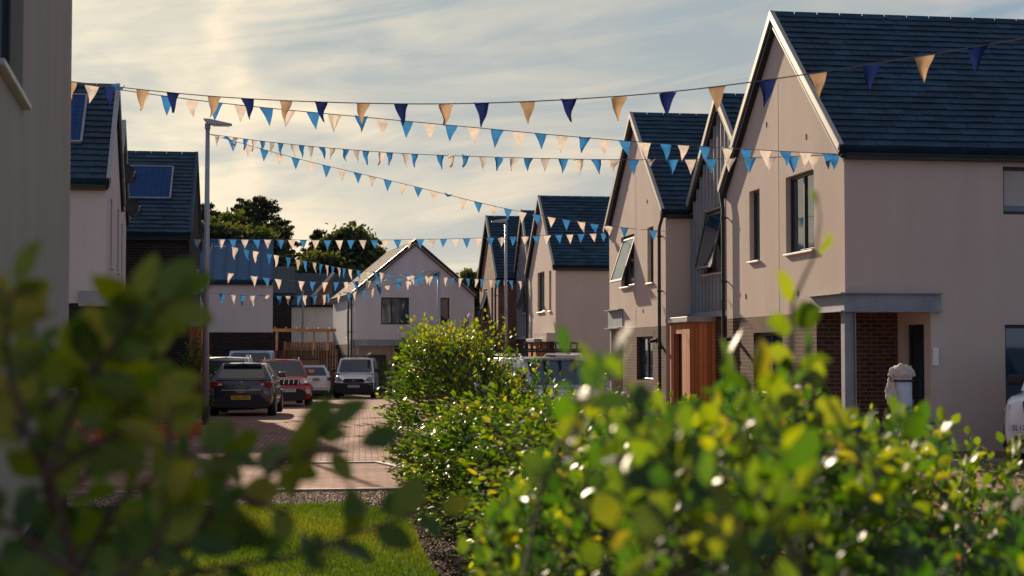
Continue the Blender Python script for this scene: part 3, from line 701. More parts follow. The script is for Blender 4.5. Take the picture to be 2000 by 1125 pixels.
# ---------------------------------------------------------------- vehicles
def paint(name, col, metal=.0, rough=.3):
    return plain(name, col, rough, .04, 1.5, metal, coat=.8, spec=.5)
P_GREY = paint('paint_grey', (.045,.048,.062), .35); P_RED = paint('paint_red', (.42,.014,.02), .1); P_WHITE = paint('paint_white', (.76,.77,.78))
P_SILVER = paint('paint_silver', (.42,.44,.46), .5); P_DARK = paint('paint_black', (.012,.014,.018)); P_VBLUE = paint('paint_pale_blue', (.30,.42,.52))
TYRE = plain('tyre', (.012,.012,.013), .85, .1); RIM = plain('rim', (.35,.36,.38), .3, .05, metal=.8); CHROME = plain('chrome', (.7,.7,.72), .12, 0, metal=1.)
TAIL = plain('tail_light', (.22,.006,.008), .15, 0, coat=1.); HEAD = plain('head_light', (.55,.58,.62), .12, .2, 20, coat=1.); TRIM = plain('black_trim', (.012,.012,.014), .55, .1)
PL_Y = plain('plate_yellow', (.62,.36,.03), .4, .03); PL_W = plain('plate_white', (.62,.62,.60), .4, .03); INK = plain('plate_ink', (.01,.01,.01), .5, 0)
CARGLASS = glass_mat('car_glass', (.008,.022,.034), .16)

def lettering(text, size, parent, mat, loc, rot, ex=.002, sx=1.):
    c = bpy.data.curves.new('lettering', 'FONT'); c.body = text; c.size = size; c.align_x = 'CENTER'; c.align_y = 'CENTER'; c.extrude = ex; c.resolution_u = 2
    t = bpy.data.objects.new('tmp', c); COL.objects.link(t); bpy.context.view_layer.update()
    me = bpy.data.meshes.new_from_object(t); bpy.data.objects.remove(t); me.materials.clear(); me.materials.append(mat)
    o = bpy.data.objects.new('lettering', me); link(o, parent); o.location = loc; o.rotation_euler = rot; o.scale = (sx, 1, 1); return o

def car(name, label, cat, loc, rz, L, W, H, body, hood=.95, belt=.98, nose=.62, cowl=.27, rf=.42, rr=.90, tail=.97, paintm=None, rw=.76,
        plate_f=None, plate_r=None, rails=None, kindf='car', wheel=.31, tailz=None, back='hatch', group=None, roofm=None, bars=False):
    """local frame: front towards -y, x across, origin on the ground under the middle"""
    r = thing(name, label, cat, loc, rz, group); pm = paintm
    yf, yr = -L/2, L/2; Y = lambda t: yf+L*t; hw = W/2; tz = tailz or belt
    st = [(0, .74, .34, nose-.08), (.012, .86, .24, nose), (.05, .95, .20, nose+.08), (.12, .99, .18, nose+.5*(hood-nose)), (cowl, 1, .18, hood), (.40, 1, .18, belt), (.6, 1, .18, belt+.02),
          (.80, 1, .18, (belt+tz)/2+.02), (.93, .97, .2, tz), (.975, .92, .22, tz-.02), (1, .80, .30, tz-.12 if back != 'box' else tz-.03)]
    m = MB(); K = 8; rings = []
    for t, wf, zb, zt in st:
        w = hw*wf; half = [(0, zb), (w*.82, zb), (w*.97, zb+.10), (w, zb+.38*(zt-zb)), (w*.985, zb+.68*(zt-zb)), (w*.95, zt-.05), (w*.84, zt), (0, zt+.02)]
        ring = half+[(-x, z) for x, z in half[-2:0:-1]]; rings.append([(x, Y(t), z) for x, z in ring])
    n = len(rings[0]); vs = [p for rg in rings for p in rg]; fs = []
    for i in range(len(rings)-1):
        for k in range(n): fs.append((i*n+k, i*n+(k+1) % n, (i+1)*n+(k+1) % n, (i+1)*n+k))
    fs += [tuple(range(n)), tuple(range((len(rings)-1)*n, len(rings)*n))[::-1]]
    m.add(vs, fs); m.build('body', pm, r, smooth=True, sub=1)
    # greenhouse
    bz = belt-.04; wb = hw*.93; wr = hw*rw; yc, y1, y2, yt = Y(cowl-.01), Y(rf), Y(rr), Y(tail)
    C = {'fl': Vector((-wb, yc, hood-.03)), 'fr': Vector((wb, yc, hood-.03)), 'rl': Vector((-wb, yt, tz-.04)), 'rr': Vector((wb, yt, tz-.04)),
         'FL': Vector((-wr, y1, H-.04)), 'FR': Vector((wr, y1, H-.04)), 'RL': Vector((-wr, y2, H-.05)), 'RR': Vector((wr, y2, H-.05))}
    m = MB(); ks = ['fl','fr','rr','rl','FL','FR','RR','RL']; vs = [C[k] for k in ks]
    # crowned roof: add mid points
    m.add(vs+[Vector((0, y1-.02, H-.01)), Vector((0, y2+.02, H-.01)), Vector((0,(y1+y2)/2,H)), Vector((-wr*1.03,(y1+y2)/2,H-.02)), Vector((wr*1.03,(y1+y2)/2,H-.02))],
      [(0,1,5,4), (4,5,8), (2,3,7,6), (6,7,9), (4,8,10,11), (8,5,12,10), (11,10,9,7), (10,12,6,9), (1,2,6,12,5), (3,0,4,11,7), (0,3,2,1)])
    cb = m.build('cabin', roofm or pm, r, bevel=.07, seg=3, smooth=True)
    def panel(name, a, b, c, d, s0, s1, t0, t1, e=.006, parent=r, mat=CARGLASS, taper=0):
        f = lambda s, t: (a*(1-s)+b*s)*(1-t)+(d*(1-s)+c*s)*t
        nn = (b-a).cross(d-a).normalized(); cen = Vector((0, 0, H*.6)); mid = f(.5, .5)
        if nn.dot(mid-cen) < 0: nn = -nn
        # cut corners for a rounded outline
        q = .06; pts = []
        for s, t in ((s0+q*(s1-s0), t0), (s1-q*(s1-s0), t0), (s1, t0+q*(t1-t0)*1.5), (s1-taper, t1-q*(t1-t0)*1.5), (s1-taper-q*(s1-s0), t1), (s0+taper+q*(s1-s0), t1), (s0+taper, t1-q*(t1-t0)*1.5), (s0, t0+q*(t1-t0)*1.5)): pts.append(f(s, t))
        mb = MB(); k = len(pts); mb.add([p+nn*e for p in pts]+[p-nn*.01 for p in pts], [tuple(range(k)), tuple(range(k, 2*k))[::-1]]+[(i, (i+1) % k, k+(i+1) % k, k+i) for i in range(k)])
        return mb.build(name, mat, parent)
    panel('windscreen', C['fl'], C['fr'], C['FR'], C['FL'], .05, .95, .08, .93)
    if back != 'box': panel('rear_window', C['rl'], C['rr'], C['RR'], C['RL'], .09, .91, .12, .88)
    for a, b, c, d in (('fl','rl','RL','FL'), ('fr','rr','RR','FR')):
        if back != 'box' : panel('side_window', C[a], C[b], C[c], C[d], .10, .40, .12, .86, taper=.02); panel('side_window', C[a], C[b], C[c], C[d], .43, .66, .12, .86, taper=.02); panel('side_window', C[a], C[b], C[c], C[d], .69, .90, .16, .82, taper=.03)
        else: panel('side_window', C[a], C[b], C[c], C[d], .08, .34, .1, .86, taper=.02)
    for sx in (-1, 1):
        for t in (.19, .81):
            w = MB(); x = sx*(hw-.10); w.lathe([(wheel*.62, -.10), (wheel*.9, -.11), (wheel, -.075), (wheel, .075), (wheel*.9, .11), (wheel*.62, .10)], (x, Y(t), wheel), 28, 'x'); wo = w.build('wheel', TYRE, r, smooth=True)
            q = MB(); xx = x+sx*.095; q.lathe([(wheel*.6, -.015), (wheel*.6, .012)], (xx, Y(t), wheel), 24, 'x')
            for k in range(5): a = 2*pi*k/5; q.bar((xx+sx*.02, Y(t), wheel), (xx+sx*.02, Y(t)+cos(a)*wheel*.58, wheel+sin(a)*wheel*.58), .05, .02, up=(1,0,0))
            q.build('rim', RIM, wo)
            ar = MB(); pts = [(Y(t)+cos(a)*wheel*1.17, wheel+sin(a)*wheel*1.17) for a in [pi*i/14-.25 for i in range(15+2)]]; ar.prism(pts, x+sx*.02, x+sx*.106); ar.build('wheel_arch', TRIM, r)
        mi = MB(); my = Y(cowl+.05); mi.box(min(sx*hw*.93, sx*(hw+.17)), max(sx*hw*.93, sx*(hw+.17)), my-.07, my+.05, belt+.02, belt+.17); mi.build('mirror', pm if kindf != 'van' else TRIM, r, bevel=.035, seg=3)
    if rails:
        for sx in (-1, 1):
            q = MB(); xx = sx*wr*.93; q.tube([(xx, y1+.12, H-.03), (xx, y1+.25, H+.045), (xx, y2-.25, H+.045), (xx, y2-.1, H-.03)], .02); q.build('roof_rail', rails, r)
    a = MB(); a.tube([(0, y2-.15 if kindf != 'van' else y1+.1, H-.01), (0, y2-.05 if kindf != 'van' else y1+.15, H+.14)], [.009, .005], 6); a.build('aerial', BLACK, r)
    # plates
    def plate(txt, y, z, s, mat):
        p = MB(); p.box(-.26, .26, min(y, y+s*.012), max(y, y+s*.012), z-.056, z+.056); po = p.build('number_plate', mat, r)
        if txt: lettering(txt, .105, po, INK, (0, y+s*.0145, z), (pi/2, 0, 0 if s < 0 else pi), sx=.92)
        return po
    r['hw'] = 0; del r['hw']
    if plate_f: plate(plate_f[0], yf-.012+plate_f[2] if len(plate_f) > 2 else yf-.012, plate_f[1], -1, PL_W)
    if plate_r: plate(plate_r[0], yr+.012+(plate_r[2] if len(plate_r) > 2 else 0), plate_r[1], 1, PL_Y)
    info = dict(r=r, hw=hw, yf=yf, yr=yr, Y=Y, C=C, panel=panel, wr=wr, y1=y1, y2=y2)
    return info
def lump(name, mat, r, pts, y, s, th=.05, parent=None, bev=.015):
    """a lamp or trim piece: outline in x,z pushed out of the body front (s=-1) or rear (s=1)"""
    m = MB(); m.prism(pts, y, y+s*th, axis='y'); return m.build(name, mat, parent or r, bevel=bev, seg=2)
def mir(pts): return [(-x, z) for x, z in pts][::-1]

# grey hatchback, rear towards the camera
g = P(482, 700, 42.3)
c = car('parked_hatchback', 'dark grey hatchback seen from behind, nearest car on the left of the street', 'car', (g.x, 44.6, gz(44)), pi+radians(-4), 4.06, 1.75, 1.45, 'h', hood=.95, belt=1.0, rr=.86, tail=.985, paintm=P_GREY, rw=.66, plate_r=('SM16 PZH', .52, .02), tailz=1.02, wheel=.31)
r = c['r']; yr = c['yr']
for S in (1, -1):
    t = [(.46, .80), (.80, .78), (.85, .90), (.74, .97), (.40, .92)]; t = t if S == 1 else mir(t)
    o = lump('tail_light', TAIL, r, t, yr-.16, 1, .13); 
    t = [(.60, .40), (.80, .40), (.80, .44), (.60, .44)]; lump('reflector', TAIL, r, t if S == 1 else mir(t), yr-.10, 1, .1)
    t = [(.52, .84), (.62, .84), (.60, .90), (.50, .89)]; lump('lamp_lens', HEAD, r, t if S == 1 else mir(t), yr-.02, 1, .02, o, .004)
lump('bumper_trim', TRIM, r, [(-.70, .24), (.70, .24), (.74, .40), (.50, .60), (-.50, .60), (-.74, .40)], yr-.10, 1, .115)
lump('chrome_strip', CHROME, r, [(-.52, .70), (.52, .70), (.54, .725), (-.54, .725)], yr-.05, 1, .075, bev=.004)
lump('spoiler', P_GREY, r, [(-.52, 1.385), (.52, 1.385), (.48, 1.43), (-.48, 1.43)], yr-.55, 1, .12)
lump('badge', CHROME, r, [(0, .83), (.045, .90), (0, .97), (-.045, .90)], yr-.03, 1, .05, bev=.006)
lump('badge', P_GREY, r, [(0, .865), (.022, .90), (0, .935), (-.022, .90)], yr+.02, 1, .004, bev=0)
lettering('CLIO', .085, r, CHROME, (0, yr+.010, .785), (pi/2, 0, pi), sx=1.5)

def vehicle_at(px, d): return P(px, 700, d)
# silver estate beyond it
g = vehicle_at(452, 50)
c = car('parked_estate', 'silver estate car with roof rails, half hidden behind the grey hatchback', 'car', (g.x-.05, 51.5, gz(50)), pi+radians(-3), 4.5, 1.80, 1.66, 'h', hood=1.02, belt=1.1, paintm=P_SILVER, rails=CHROME, tailz=1.1, plate_r=('SF14 KTD', .6))
for S in (1, -1):
    t = [(.66, .9), (.84, .9), (.84, 1.1), (.7, 1.1)]; lump('tail_light', TAIL, c['r'], t if S == 1 else mir(t), c['yr']-.16, 1, .12)
# pale blue van, front to camera
g = vehicle_at(491, 60)
c = car('parked_van', 'pale blue van standing behind the silver estate and grey hatchback', 'van', (g.x, 62.5, gz(60)-.02), radians(-2), 4.8, 1.95, 2.02, 'v', hood=1.15, belt=1.2, cowl=.17, rf=.30, rr=.98, tail=.99, paintm=P_VBLUE, rw=.82, kindf='van', back='box', plate_f=('SD12 VJA', .5))
for S in (1, -1):
    t = [(.55, .75), (.85, .75), (.82, .95), (.6, .9)]; lump('head_light', HEAD, c['r'], t if S == 1 else mir(t), c['yf']+.16, -1, .12)
lump('grille', TRIM, c['r'], [(-.45, .62), (.45, .62), (.5, .8), (-.5, .8)], c['yf']+.03, -1, .06)
# red SUV front view
g = vehicle_at(548, 54)
c = car('parked_suv', 'red compact SUV facing the camera beside the grey hatchback', 'car', (g.x+.04, 55.8, gz(54)), radians(6), 4.17, 1.78, 1.61, 's', hood=1.04, belt=1.08, nose=.78, cowl=.28, rf=.44, paintm=P_RED, rails=CHROME, rw=.72, plate_f=('SL67 WTT', .56), wheel=.34)
r = c['r']; yf = c['yf']
for S in (1, -1):
    t = [(.42, .76), (.82, .80), (.84, .96), (.46, .92)]; o = lump('head_light', HEAD, r, t if S == 1 else mir(t), yf+.17, -1, .15)
    t = [(.52, .80), (.64, .81), (.64, .90), (.52, .89)]; lump('lamp_lens', CHROME, r, t if S == 1 else mir(t), yf+.015, -1, .008, o, .003)
    t = [(.58, .44), (.76, .44), (.76, .58), (.58, .58)]; lump('fog_light', HEAD, r, t if S == 1 else mir(t), yf+.05, -1, .06)
lump('grille', TRIM, r, [(-.40, .76), (.40, .76), (.42, .92), (-.42, .92)], yf+.03, -1, .045)
for i in range(5): x = -.33+i*.165; lump('grille_bar', CHROME, r, [(x-.012, .77), (x+.012, .77), (x+.04, .91), (x+.016, .91)], yf-.02, -1, .012, bev=0)
lump('bumper_trim', TRIM, r, [(-.55, .22), (.55, .22), (.62, .5), (.4, .62), (-.4, .62), (-.62, .5)], yf+.06, -1, .08)
# dark estate and small white car, rear
g = vehicle_at(612, 75)
c = car('parked_estate', 'black estate car with silver roof rails behind the small white car', 'car', (g.x+.1, 78.2, gz(78)), radians(-8), 4.5, 1.82, 1.56, 'h', hood=1.0, belt=1.04, paintm=P_DARK, rails=CHROME, roofm=P_SILVER, plate_f=('SH11 NBO', .5))
lump('grille', TRIM, c['r'], [(-.40, .6), (.40, .6), (.45, .8), (-.45, .8)], c['yf']+.03, -1, .045)
g = vehicle_at(606, 70)
c = car('parked_city_car', 'small rounded white city car seen from behind near the timber fence', 'car', (g.x-.02, 72.-.6, gz(71)), pi+radians(5), 3.55, 1.63, 1.49, 'h', hood=.98, belt=1.0, rr=.84, tail=.975, paintm=P_WHITE, rw=.70, plate_r=('SN15 EKY', .86, .03), tailz=1.0, wheel=.29)
r = c['r']; yr = c['yr']
for S in (1, -1):
    t = [(.60, .80), (.74, .80), (.72, .96), (.60, .96)]; lump('tail_light', TAIL, r, t if S == 1 else mir(t), yr-.15, 1, .12)
lump('bumper_trim', TRIM, r, [(-.6, .22), (.6, .22), (.62, .38), (-.62, .38)], yr-.06, 1, .07); lump('bumper_strip', CHROME, r, [(-.66, .52), (.66, .52), (.66, .55), (-.66, .55)], yr-.06, 1, .075, bev=0)
# white van front
g = vehicle_at(706, 70)
c = car('parked_van', 'small white panel van with black bumper and roof bars in front of the end house', 'van', (g.x-.08, 72.3, gz(71)-.02), radians(-7), 4.42, 1.83, 1.82, 'v', hood=1.14, belt=1.16, nose=.80, cowl=.21, rf=.36, rr=.985, tail=.99, paintm=P_WHITE, rw=.80, kindf='van', back='box', plate_f=('SA19 KXK', .56, -.05), wheel=.33)
r = c['r']; yf = c['yf']
for S in (1, -1):
    t = [(.50, .84), (.82, .80), (.84, .98), (.70, 1.0)]; o = lump('head_light', HEAD, r, t if S == 1 else mir(t), yf+.20, -1, .17); 
    t = [(.60, .85), (.70, .84), (.70, .93), (.62, .93)]; lump('lamp_lens', CHROME, r, t if S == 1 else mir(t), yf+.03, -1, .01, o, .002)
lump('grille', TRIM, r, [(-.44, .72), (.44, .72), (.50, .80), (.40, .90), (-.40, .90), (-.50, .80)], yf+.02, -1, .05)
lump('bumper_trim', TRIM, r, [(-.84, .24), (.84, .24), (.88, .72), (.46, .70), (-.46, .70), (-.88, .72)], yf+.16, -1, .20, bev=.04)
b = MB(); b.prism([(.09*cos(a), .81+.035*sin(a)) for a in [2*pi*i/16 for i in range(16)]], yf-.045, yf-.03, axis='y'); b.build('badge', CHROME, r)
for yy in (-.6, .1, 1.0):
    b = MB(); b.bar((-.68, yy, 1.90), (.68, yy, 1.90), .04, .04); b.tube([(-.64, yy, 1.78), (-.64, yy, 2.02)], .015); b.tube([(.64, yy, 1.78), (.64, yy, 2.02)], .015); b.build('roof_bar', BLACK, r)
b = MB(); o = Vector((g.x-.08, 72.3, gz(71)-.02)); b.tube([o+Vector((.42, -1.1, 1.97)), o+Vector((.68, 1.2, 1.99))], .055, 12); tag(b.build('pipe_tube', WHITEP), 'short white pipe carried on the roof bars of the small white van', 'pipe')
# two pale cars behind the hedge on the right
c = car('parked_hatchback', 'white car half hidden behind the hedge, left of the car with a roof rack', 'car', (P(1052, 700, 33).x+.1, 36.2, 0), radians(-3), 4.3, 1.80, 1.50, 'h', hood=1.0, belt=1.03, paintm=P_WHITE, plate_f=('SK13 FDU', .5))
lump('grille', TRIM, c['r'], [(-.4, .5), (.4, .5), (.45, .75), (-.45, .75)], c['yf']+.03, -1, .045)
for S in (1, -1):
    t = [(.50, .74), (.80, .74), (.82, .86), (.6, .86)]; lump('head_light', HEAD, c['r'], t if S == 1 else mir(t), c['yf']+.17, -1, .14)
sx_, sy_ = P(1135, 700, 27.5).x+.1, 31.0
c = car('parked_suv', 'pale silver car with a loaded roof rack behind the middle of the hedge', 'car', (sx_, sy_, 0), radians(14), 4.5, 1.85, 1.58, 's', hood=1.02, belt=1.08, rf=.42, paintm=P_SILVER, rails=CHROME, plate_f=('SG18 OHL', .5), wheel=.34)
for S in (1, -1):
    t = [(.50, .78), (.82, .78), (.84, .92), (.6, .92)]; lump('head_light', HEAD, c['r'], t if S == 1 else mir(t), c['yf']+.17, -1, .14)
lump('grille', TRIM, c['r'], [(-.42, .6), (.42, .6), (.48, .85), (-.48, .85)], c['yf']+.03, -1, .045)
rk = thing('roof_rack', 'black bicycle carrier bar on the roof of the silver car', 'roof rack', (sx_, sy_, 1.62), radians(14))
for yy in (-.35, .55): b = MB(); b.bar((-.72, yy, .06), (.72, yy, .06), .07, .03); b.build('bar', BLACK, rk)
for i in range(4):
    b = MB(); x = -.5+i*.33; b.bar((x, -.6, .10), (x, .8, .10), .05, .04); b.tube([(x, -.3, .12), (x+.05, -.25, .22), (x-.04, -.1, .24), (x, 0, .14)], .025, 6); b.build('carrier_arm', BLACK, rk)
# white off-roader cut by the right edge of the photo
g = P(2010, 700, 21.3)
a_ = radians(-38); cr = P(1958, 700, 22.5); fx = Vector((cos(a_), sin(a_), 0)); fy = Vector((-sin(a_), cos(a_), 0)); g = cr+fx*.86+fy*2.30
c = car('parked_off_roader', 'white off-roader with chrome slotted grille cut off by the right edge', 'car', (g.x, g.y, .0), a_, 4.7, 1.90, 1.78, 's', hood=1.12, belt=1.16, nose=1.0, cowl=.30, paintm=P_WHITE, rw=.8, wheel=.37, kindf='van')
r = c['r']; yf = c['yf']
lump('grille', TRIM, r, [(-.55, .72), (.55, .72), (.58, .98), (-.58, .98)], yf+.04, -1, .05)
for i in range(7):
    x = -.45+i*.15; m = MB(); m.tube([(x-.045, yf-.025, .75), (x+.045, yf-.025, .75), (x+.045, yf-.025, .95), (x-.045, yf-.025, .95), (x-.045, yf-.025, .75)], .012, 6); m.build('grille_bar', CHROME, r)
pm_ = MB(); pm_.box(-.78, -.26, yf-.02, yf-.008, .54, .65); pp_ = pm_.build('number_plate', PL_W, r); lettering('SL17 RVN', .105, pp_, INK, (-.52, yf-.0225, .595), (pi/2, 0, 0), sx=.92)
lump('lower_grille', TRIM, r, [(-.6, .34), (.6, .34), (.6, .5), (-.6, .5)], yf+.03, -1, .05); lump('bumper_lip', VERGE, r, [(-.8, .24), (.8, .24), (.8, .32), (-.8, .32)], yf+.09, -1, .12)
for S in (1, -1):
    t = [(.60, .76), (.78, .78), (.80, .93), (.62, .95)]; lump('head_light', HEAD, r, t if S == 1 else mir(t), yf+.22, -1, .15)
# ---------------------------------------------------------------- foliage
LT = np.array([(0,0,0), (.20,.22,.02), (.48,.33,.03), (.80,.20,.0), (1,0,-.07), (.80,-.20,.0), (.48,-.33,.03), (.20,-.22,.02), (.30,0,-.045), (.66,0,-.06)])
LF = np.array([(0,1,8),(1,2,8),(8,2,9),(2,3,9),(9,3,4),(0,8,7),(7,8,6),(8,9,6),(6,9,5),(9,4,5)])
class Foliage:
    def __init__(s): s.B = []; s.A = []; s.Nn = []; s.S = []; s.T = []; s.st = MB()
    def leaf(s, b, a, n, size, t): s.B.append(b); s.A.append(a); s.Nn.append(n); s.S.append(size); s.T.append(t)
    def twig(s, p, d, L, nl, size, up=(0,0,1), tone=.45, curve=.25, rad=.003, wob=.3, jit=.2):
        p = Vector(p); d = Vector(d).normalized(); pts = [p.copy()]; bend = Vector((random.uniform(-1,1), random.uniform(-1,1), random.uniform(-.6,.8)))*curve
        n = max(3, nl//2); ds = L/n
        for i in range(n): d = (d+bend*(ds)*1.2).normalized(); p = p+d*ds; pts.append(p.copy())
        s.st.tube(pts, [rad*(1-.75*i/(len(pts)-1)) for i in range(len(pts))], 4, caps=False)
        s.along(pts, nl, size, up, tone, wob, jit)
    def along(s, pts, nl, size, up=(0,0,1), tone=.45, wob=.3, jit=.2, t0=.12):
        up = Vector(up); pts = [Vector(q) for q in pts]
        for k in range(nl):
            t = (t0+(1-t0)*k/max(1, nl-1))*(len(pts)-1); i = min(int(t), len(pts)-2); q = pts[i].lerp(pts[i+1], t-i); dd = (pts[i+1]-pts[i]).normalized()
            side = dd.cross(up)
            if side.length < .1: side = dd.cross(Vector((1,.3,0)))
            side.normalize(); sg = 1 if k % 2 else -1
            if k == nl-1: a = dd
            else: a = dd*random.uniform(.45,.9)+side*sg*random.uniform(.6,1.)
            a = (a+Vector([random.gauss(0, wob*.5) for _ in range(3)])).normalized()
            nn = (up+Vector([random.gauss(0, wob) for _ in range(3)])); nn = (nn-a*nn.dot(a)).normalized()
            s.leaf(tuple(q), tuple(a), tuple(nn), size*random.uniform(.6, 1.2), tone+random.gauss(0, jit))
    def build(s, parent, mat, stemmat, name='leaves', flat=1.):
        B, A, Nn = (np.array(x, float) for x in (s.B, s.A, s.Nn)); S = np.array(s.S)[:,None,None]; W = np.cross(A, Nn)
        n = len(B); tp = np.repeat(LT[None], n, 0).copy(); tp[:,:,1] *= rng.uniform(.8, 1.15, (n,1)); tp[:,:,2] *= rng.uniform(-.4, 2.6, (n,1)); 
        curl = rng.normal(0, .18, (n,1)); tp[:,:,2] -= curl*tp[:,:,0]**2
        V = B[:,None]+S*(tp[:,:,0:1]*A[:,None]+tp[:,:,1:2]*W[:,None]+tp[:,:,2:3]*Nn[:,None])
        F = (LF[None]+10*np.arange(n)[:,None,None]).reshape(-1,3)
        o = tri_mesh(name, V.reshape(-1,3), F, mat, np.repeat(np.where(rng.random(n) < (.004 if n > 20000 else 0), 1., np.clip(s.T, 0, .9)), 10), parent, smooth=True)
        if s.st.v: tag(s.st.build('stems', stemmat, parent, fix=False, uv=False), kind='stuff')
        return o
BEECH = leaf_mat('beech_leaves', [(0, (.018,.048,.008)), (.35, (.035,.085,.010)), (.62, (.085,.135,.012)), (.85, (.17,.185,.012)), (.97, (.26,.20,.02)), (1, (.24,.08,.015))], 2.15, .5, .46)
BEECH_N = leaf_mat('beech_leaves_near', [(0, (.014,.050,.014)), (.35, (.032,.080,.012)), (.62, (.078,.125,.012)), (.85, (.15,.18,.010)), (.97, (.26,.20,.02)), (1, (.24,.08,.015))], 2.2, .52, .42)
STEM = plain('beech_stems', (.09,.05,.035), .8, .3, 20)
BARK = plain('bark', (.06,.045,.035), .9, .4, 4)

# mid distance hedge
hd = thing('beech_hedge', 'sharp sunlit green beech hedge rising in the middle beside the lawn', 'hedge', (0,0,0))
fo = Foliage()
def xl(y): return 1.62+.16*sin(y*1.3)+.10*sin(y*3.1+1)+max(0, y-17)*.03-(max(0, 9.5-y)*.10)
def hz(x, y):
    a = min(1, max(0, (y-15.4)/1.3)); top = 1.15*(1-a)+1.70*a+.07*sin(y*2.3+x*3)+.05*sin(y*5.1+2*x)
    return top-.95*max(0, x-xl(y)-.76)*a
def hedge_twigs(fo, n, y0, y1, w=1.9, size=.052, pw=.5):
    for _ in range(n):
        y = y0+(y1-y0)*random.random()**pw if pw != .5 else random.uniform(y0, y1)
        u = random.random(); x0 = xl(y); face = random.random()
        if face < .45:   # the side towards the lawn
            zt = hz(x0+.3, y); z = random.uniform(.12, 1)*zt; bul = .28*sin(pi*min(1, z/zt))
            x = x0+.18-bul+random.random()**2*.5; d = Vector((-1, random.uniform(-.9,.6), random.uniform(-.15,.7)))
        elif face < .85:          # top
            x = x0+random.random()*w; zt = hz(x, y); z = zt-.16-random.random()**2*.4; d = Vector((random.uniform(-.7,.7), random.uniform(-.7,.5), 1))
            if x-x0 < .4: z -= (.4-(x-x0))*.5
        else:            # inside and the end
            x = x0+random.random()*w; z = random.uniform(.15, 1)*hz(x, y)*.85; d = Vector((random.uniform(-1,1), random.uniform(-1,.3), random.uniform(-.1,.8)))
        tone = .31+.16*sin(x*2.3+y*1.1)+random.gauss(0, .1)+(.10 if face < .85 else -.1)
        fo.twig((x, y, max(.1, z)), d, random.uniform(.16, .34), random.randint(6, 10), size, up=(random.gauss(0,.35), random.gauss(0,.35), 1), tone=tone)
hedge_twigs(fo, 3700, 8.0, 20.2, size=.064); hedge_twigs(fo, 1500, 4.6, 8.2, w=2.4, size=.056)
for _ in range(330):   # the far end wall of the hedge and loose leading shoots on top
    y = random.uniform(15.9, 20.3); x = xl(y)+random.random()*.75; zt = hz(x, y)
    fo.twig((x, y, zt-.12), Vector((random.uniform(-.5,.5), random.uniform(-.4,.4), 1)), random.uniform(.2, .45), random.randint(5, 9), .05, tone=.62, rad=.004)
for px, py, dd in ((808,648,17.5),(800,668,18),(835,655,17),(880,640,16.5),(905,648,16),(940,652,16.5),(985,655,17)):
    t_ = P(px, py, dd); b_ = t_+Vector((random.uniform(-.05,.25), random.uniform(0,.2), -.55)); fo.st.tube([b_, b_.lerp(t_, .5)+Vector((.03,0,.02)), t_], [.006,.004,.002], 5)
    fo.along([b_, b_.lerp(t_, .5)+Vector((.03,0,.02)), t_], 9, .055, tone=.68)
for _ in range(70):    # woody stems
    y = random.uniform(8.5, 20); x = xl(y)+random.uniform(.25, 1.5); z = hz(x, y)*random.uniform(.6, .95)
    fo.st.tube([(x, y, 0), (x+random.uniform(-.1,.1), y+random.uniform(-.1,.1), z*.5), (x+random.uniform(-.3,.3), y+random.uniform(-.3,.3), z)], [.014, .010, .004], 6)
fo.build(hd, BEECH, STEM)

# nearer hedge on the right, out of focus
hn = thing('beech_hedge', 'blurred near beech hedge filling the lower right corner with bright bokeh', 'hedge', (0,0,0))
fo = Foliage()
TOP = [(940,1130),(985,960),(1060,870),(1130,800),(1200,740),(1260,775),(1330,800),(1400,760),(1470,735),(1530,735),(1600,760),(1660,790),(1720,800),(1780,790),(1830,810),(1900,800),(1960,760),(2060,720)]
def top_at(px):
    for (a, b), (c, d) in zip(TOP, TOP[1:]):
        if a <= px <= c: return b+(d-b)*(px-a)/(c-a)
    return TOP[-1][1] if px > 2000 else 1130
def spray(px, py, d, L=.26, nl=9, size=.062, lean=0, tone=.6, ang=None, f=None):
    """a twig whose tip region sits on the given bearing and distance"""
    f = f or fo; tip = P(px, py, d); dr = Vector((lean+random.uniform(-.5,.5), random.uniform(-.5,.5), random.uniform(.5,1))).normalized()
    f.twig(tip-dr*L, dr, L, nl, size, up=(random.gauss(0,.4), random.choice([-.7,-.7,0,.15])+random.gauss(0,.3), .8), tone=tone, rad=.0035)
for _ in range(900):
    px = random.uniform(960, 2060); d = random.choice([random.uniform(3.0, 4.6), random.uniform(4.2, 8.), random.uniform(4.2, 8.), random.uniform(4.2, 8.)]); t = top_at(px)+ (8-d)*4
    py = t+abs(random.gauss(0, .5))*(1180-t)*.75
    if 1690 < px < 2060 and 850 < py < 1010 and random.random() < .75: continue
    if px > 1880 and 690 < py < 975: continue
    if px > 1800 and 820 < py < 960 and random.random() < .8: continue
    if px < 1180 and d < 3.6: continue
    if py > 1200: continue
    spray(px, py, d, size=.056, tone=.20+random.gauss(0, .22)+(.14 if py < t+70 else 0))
for _ in range(170):
    px = random.uniform(1600, 2060); py = random.uniform(1010, 1200); spray(px, py, random.uniform(3., 6.5), L=.2, size=.056, tone=.22+random.gauss(0,.15))
for px, py, d in ((1190,690,2.5),(1215,740,2.4),(1150,760,2.7),(1110,690,3.2),(1170,720,2.5),(1420,700,3.4),(1440,730,3.),(1520,740,3.),(1570,700,2.9),(1490,740,2.7),(1350,860,2.4),(1310,930,2.4),(1250,920,2.6),(1450,900,2.3),(1540,880,2.3),(1290,1010,2.2),(1420,1010,2.2),(1560,960,2.4),(1380,960,2.2),(1690,840,2.9),(1760,860,2.8),(1230,860,2.6)):
    spray(px, py, d, L=.20, nl=6, size=.070, tone=.50)
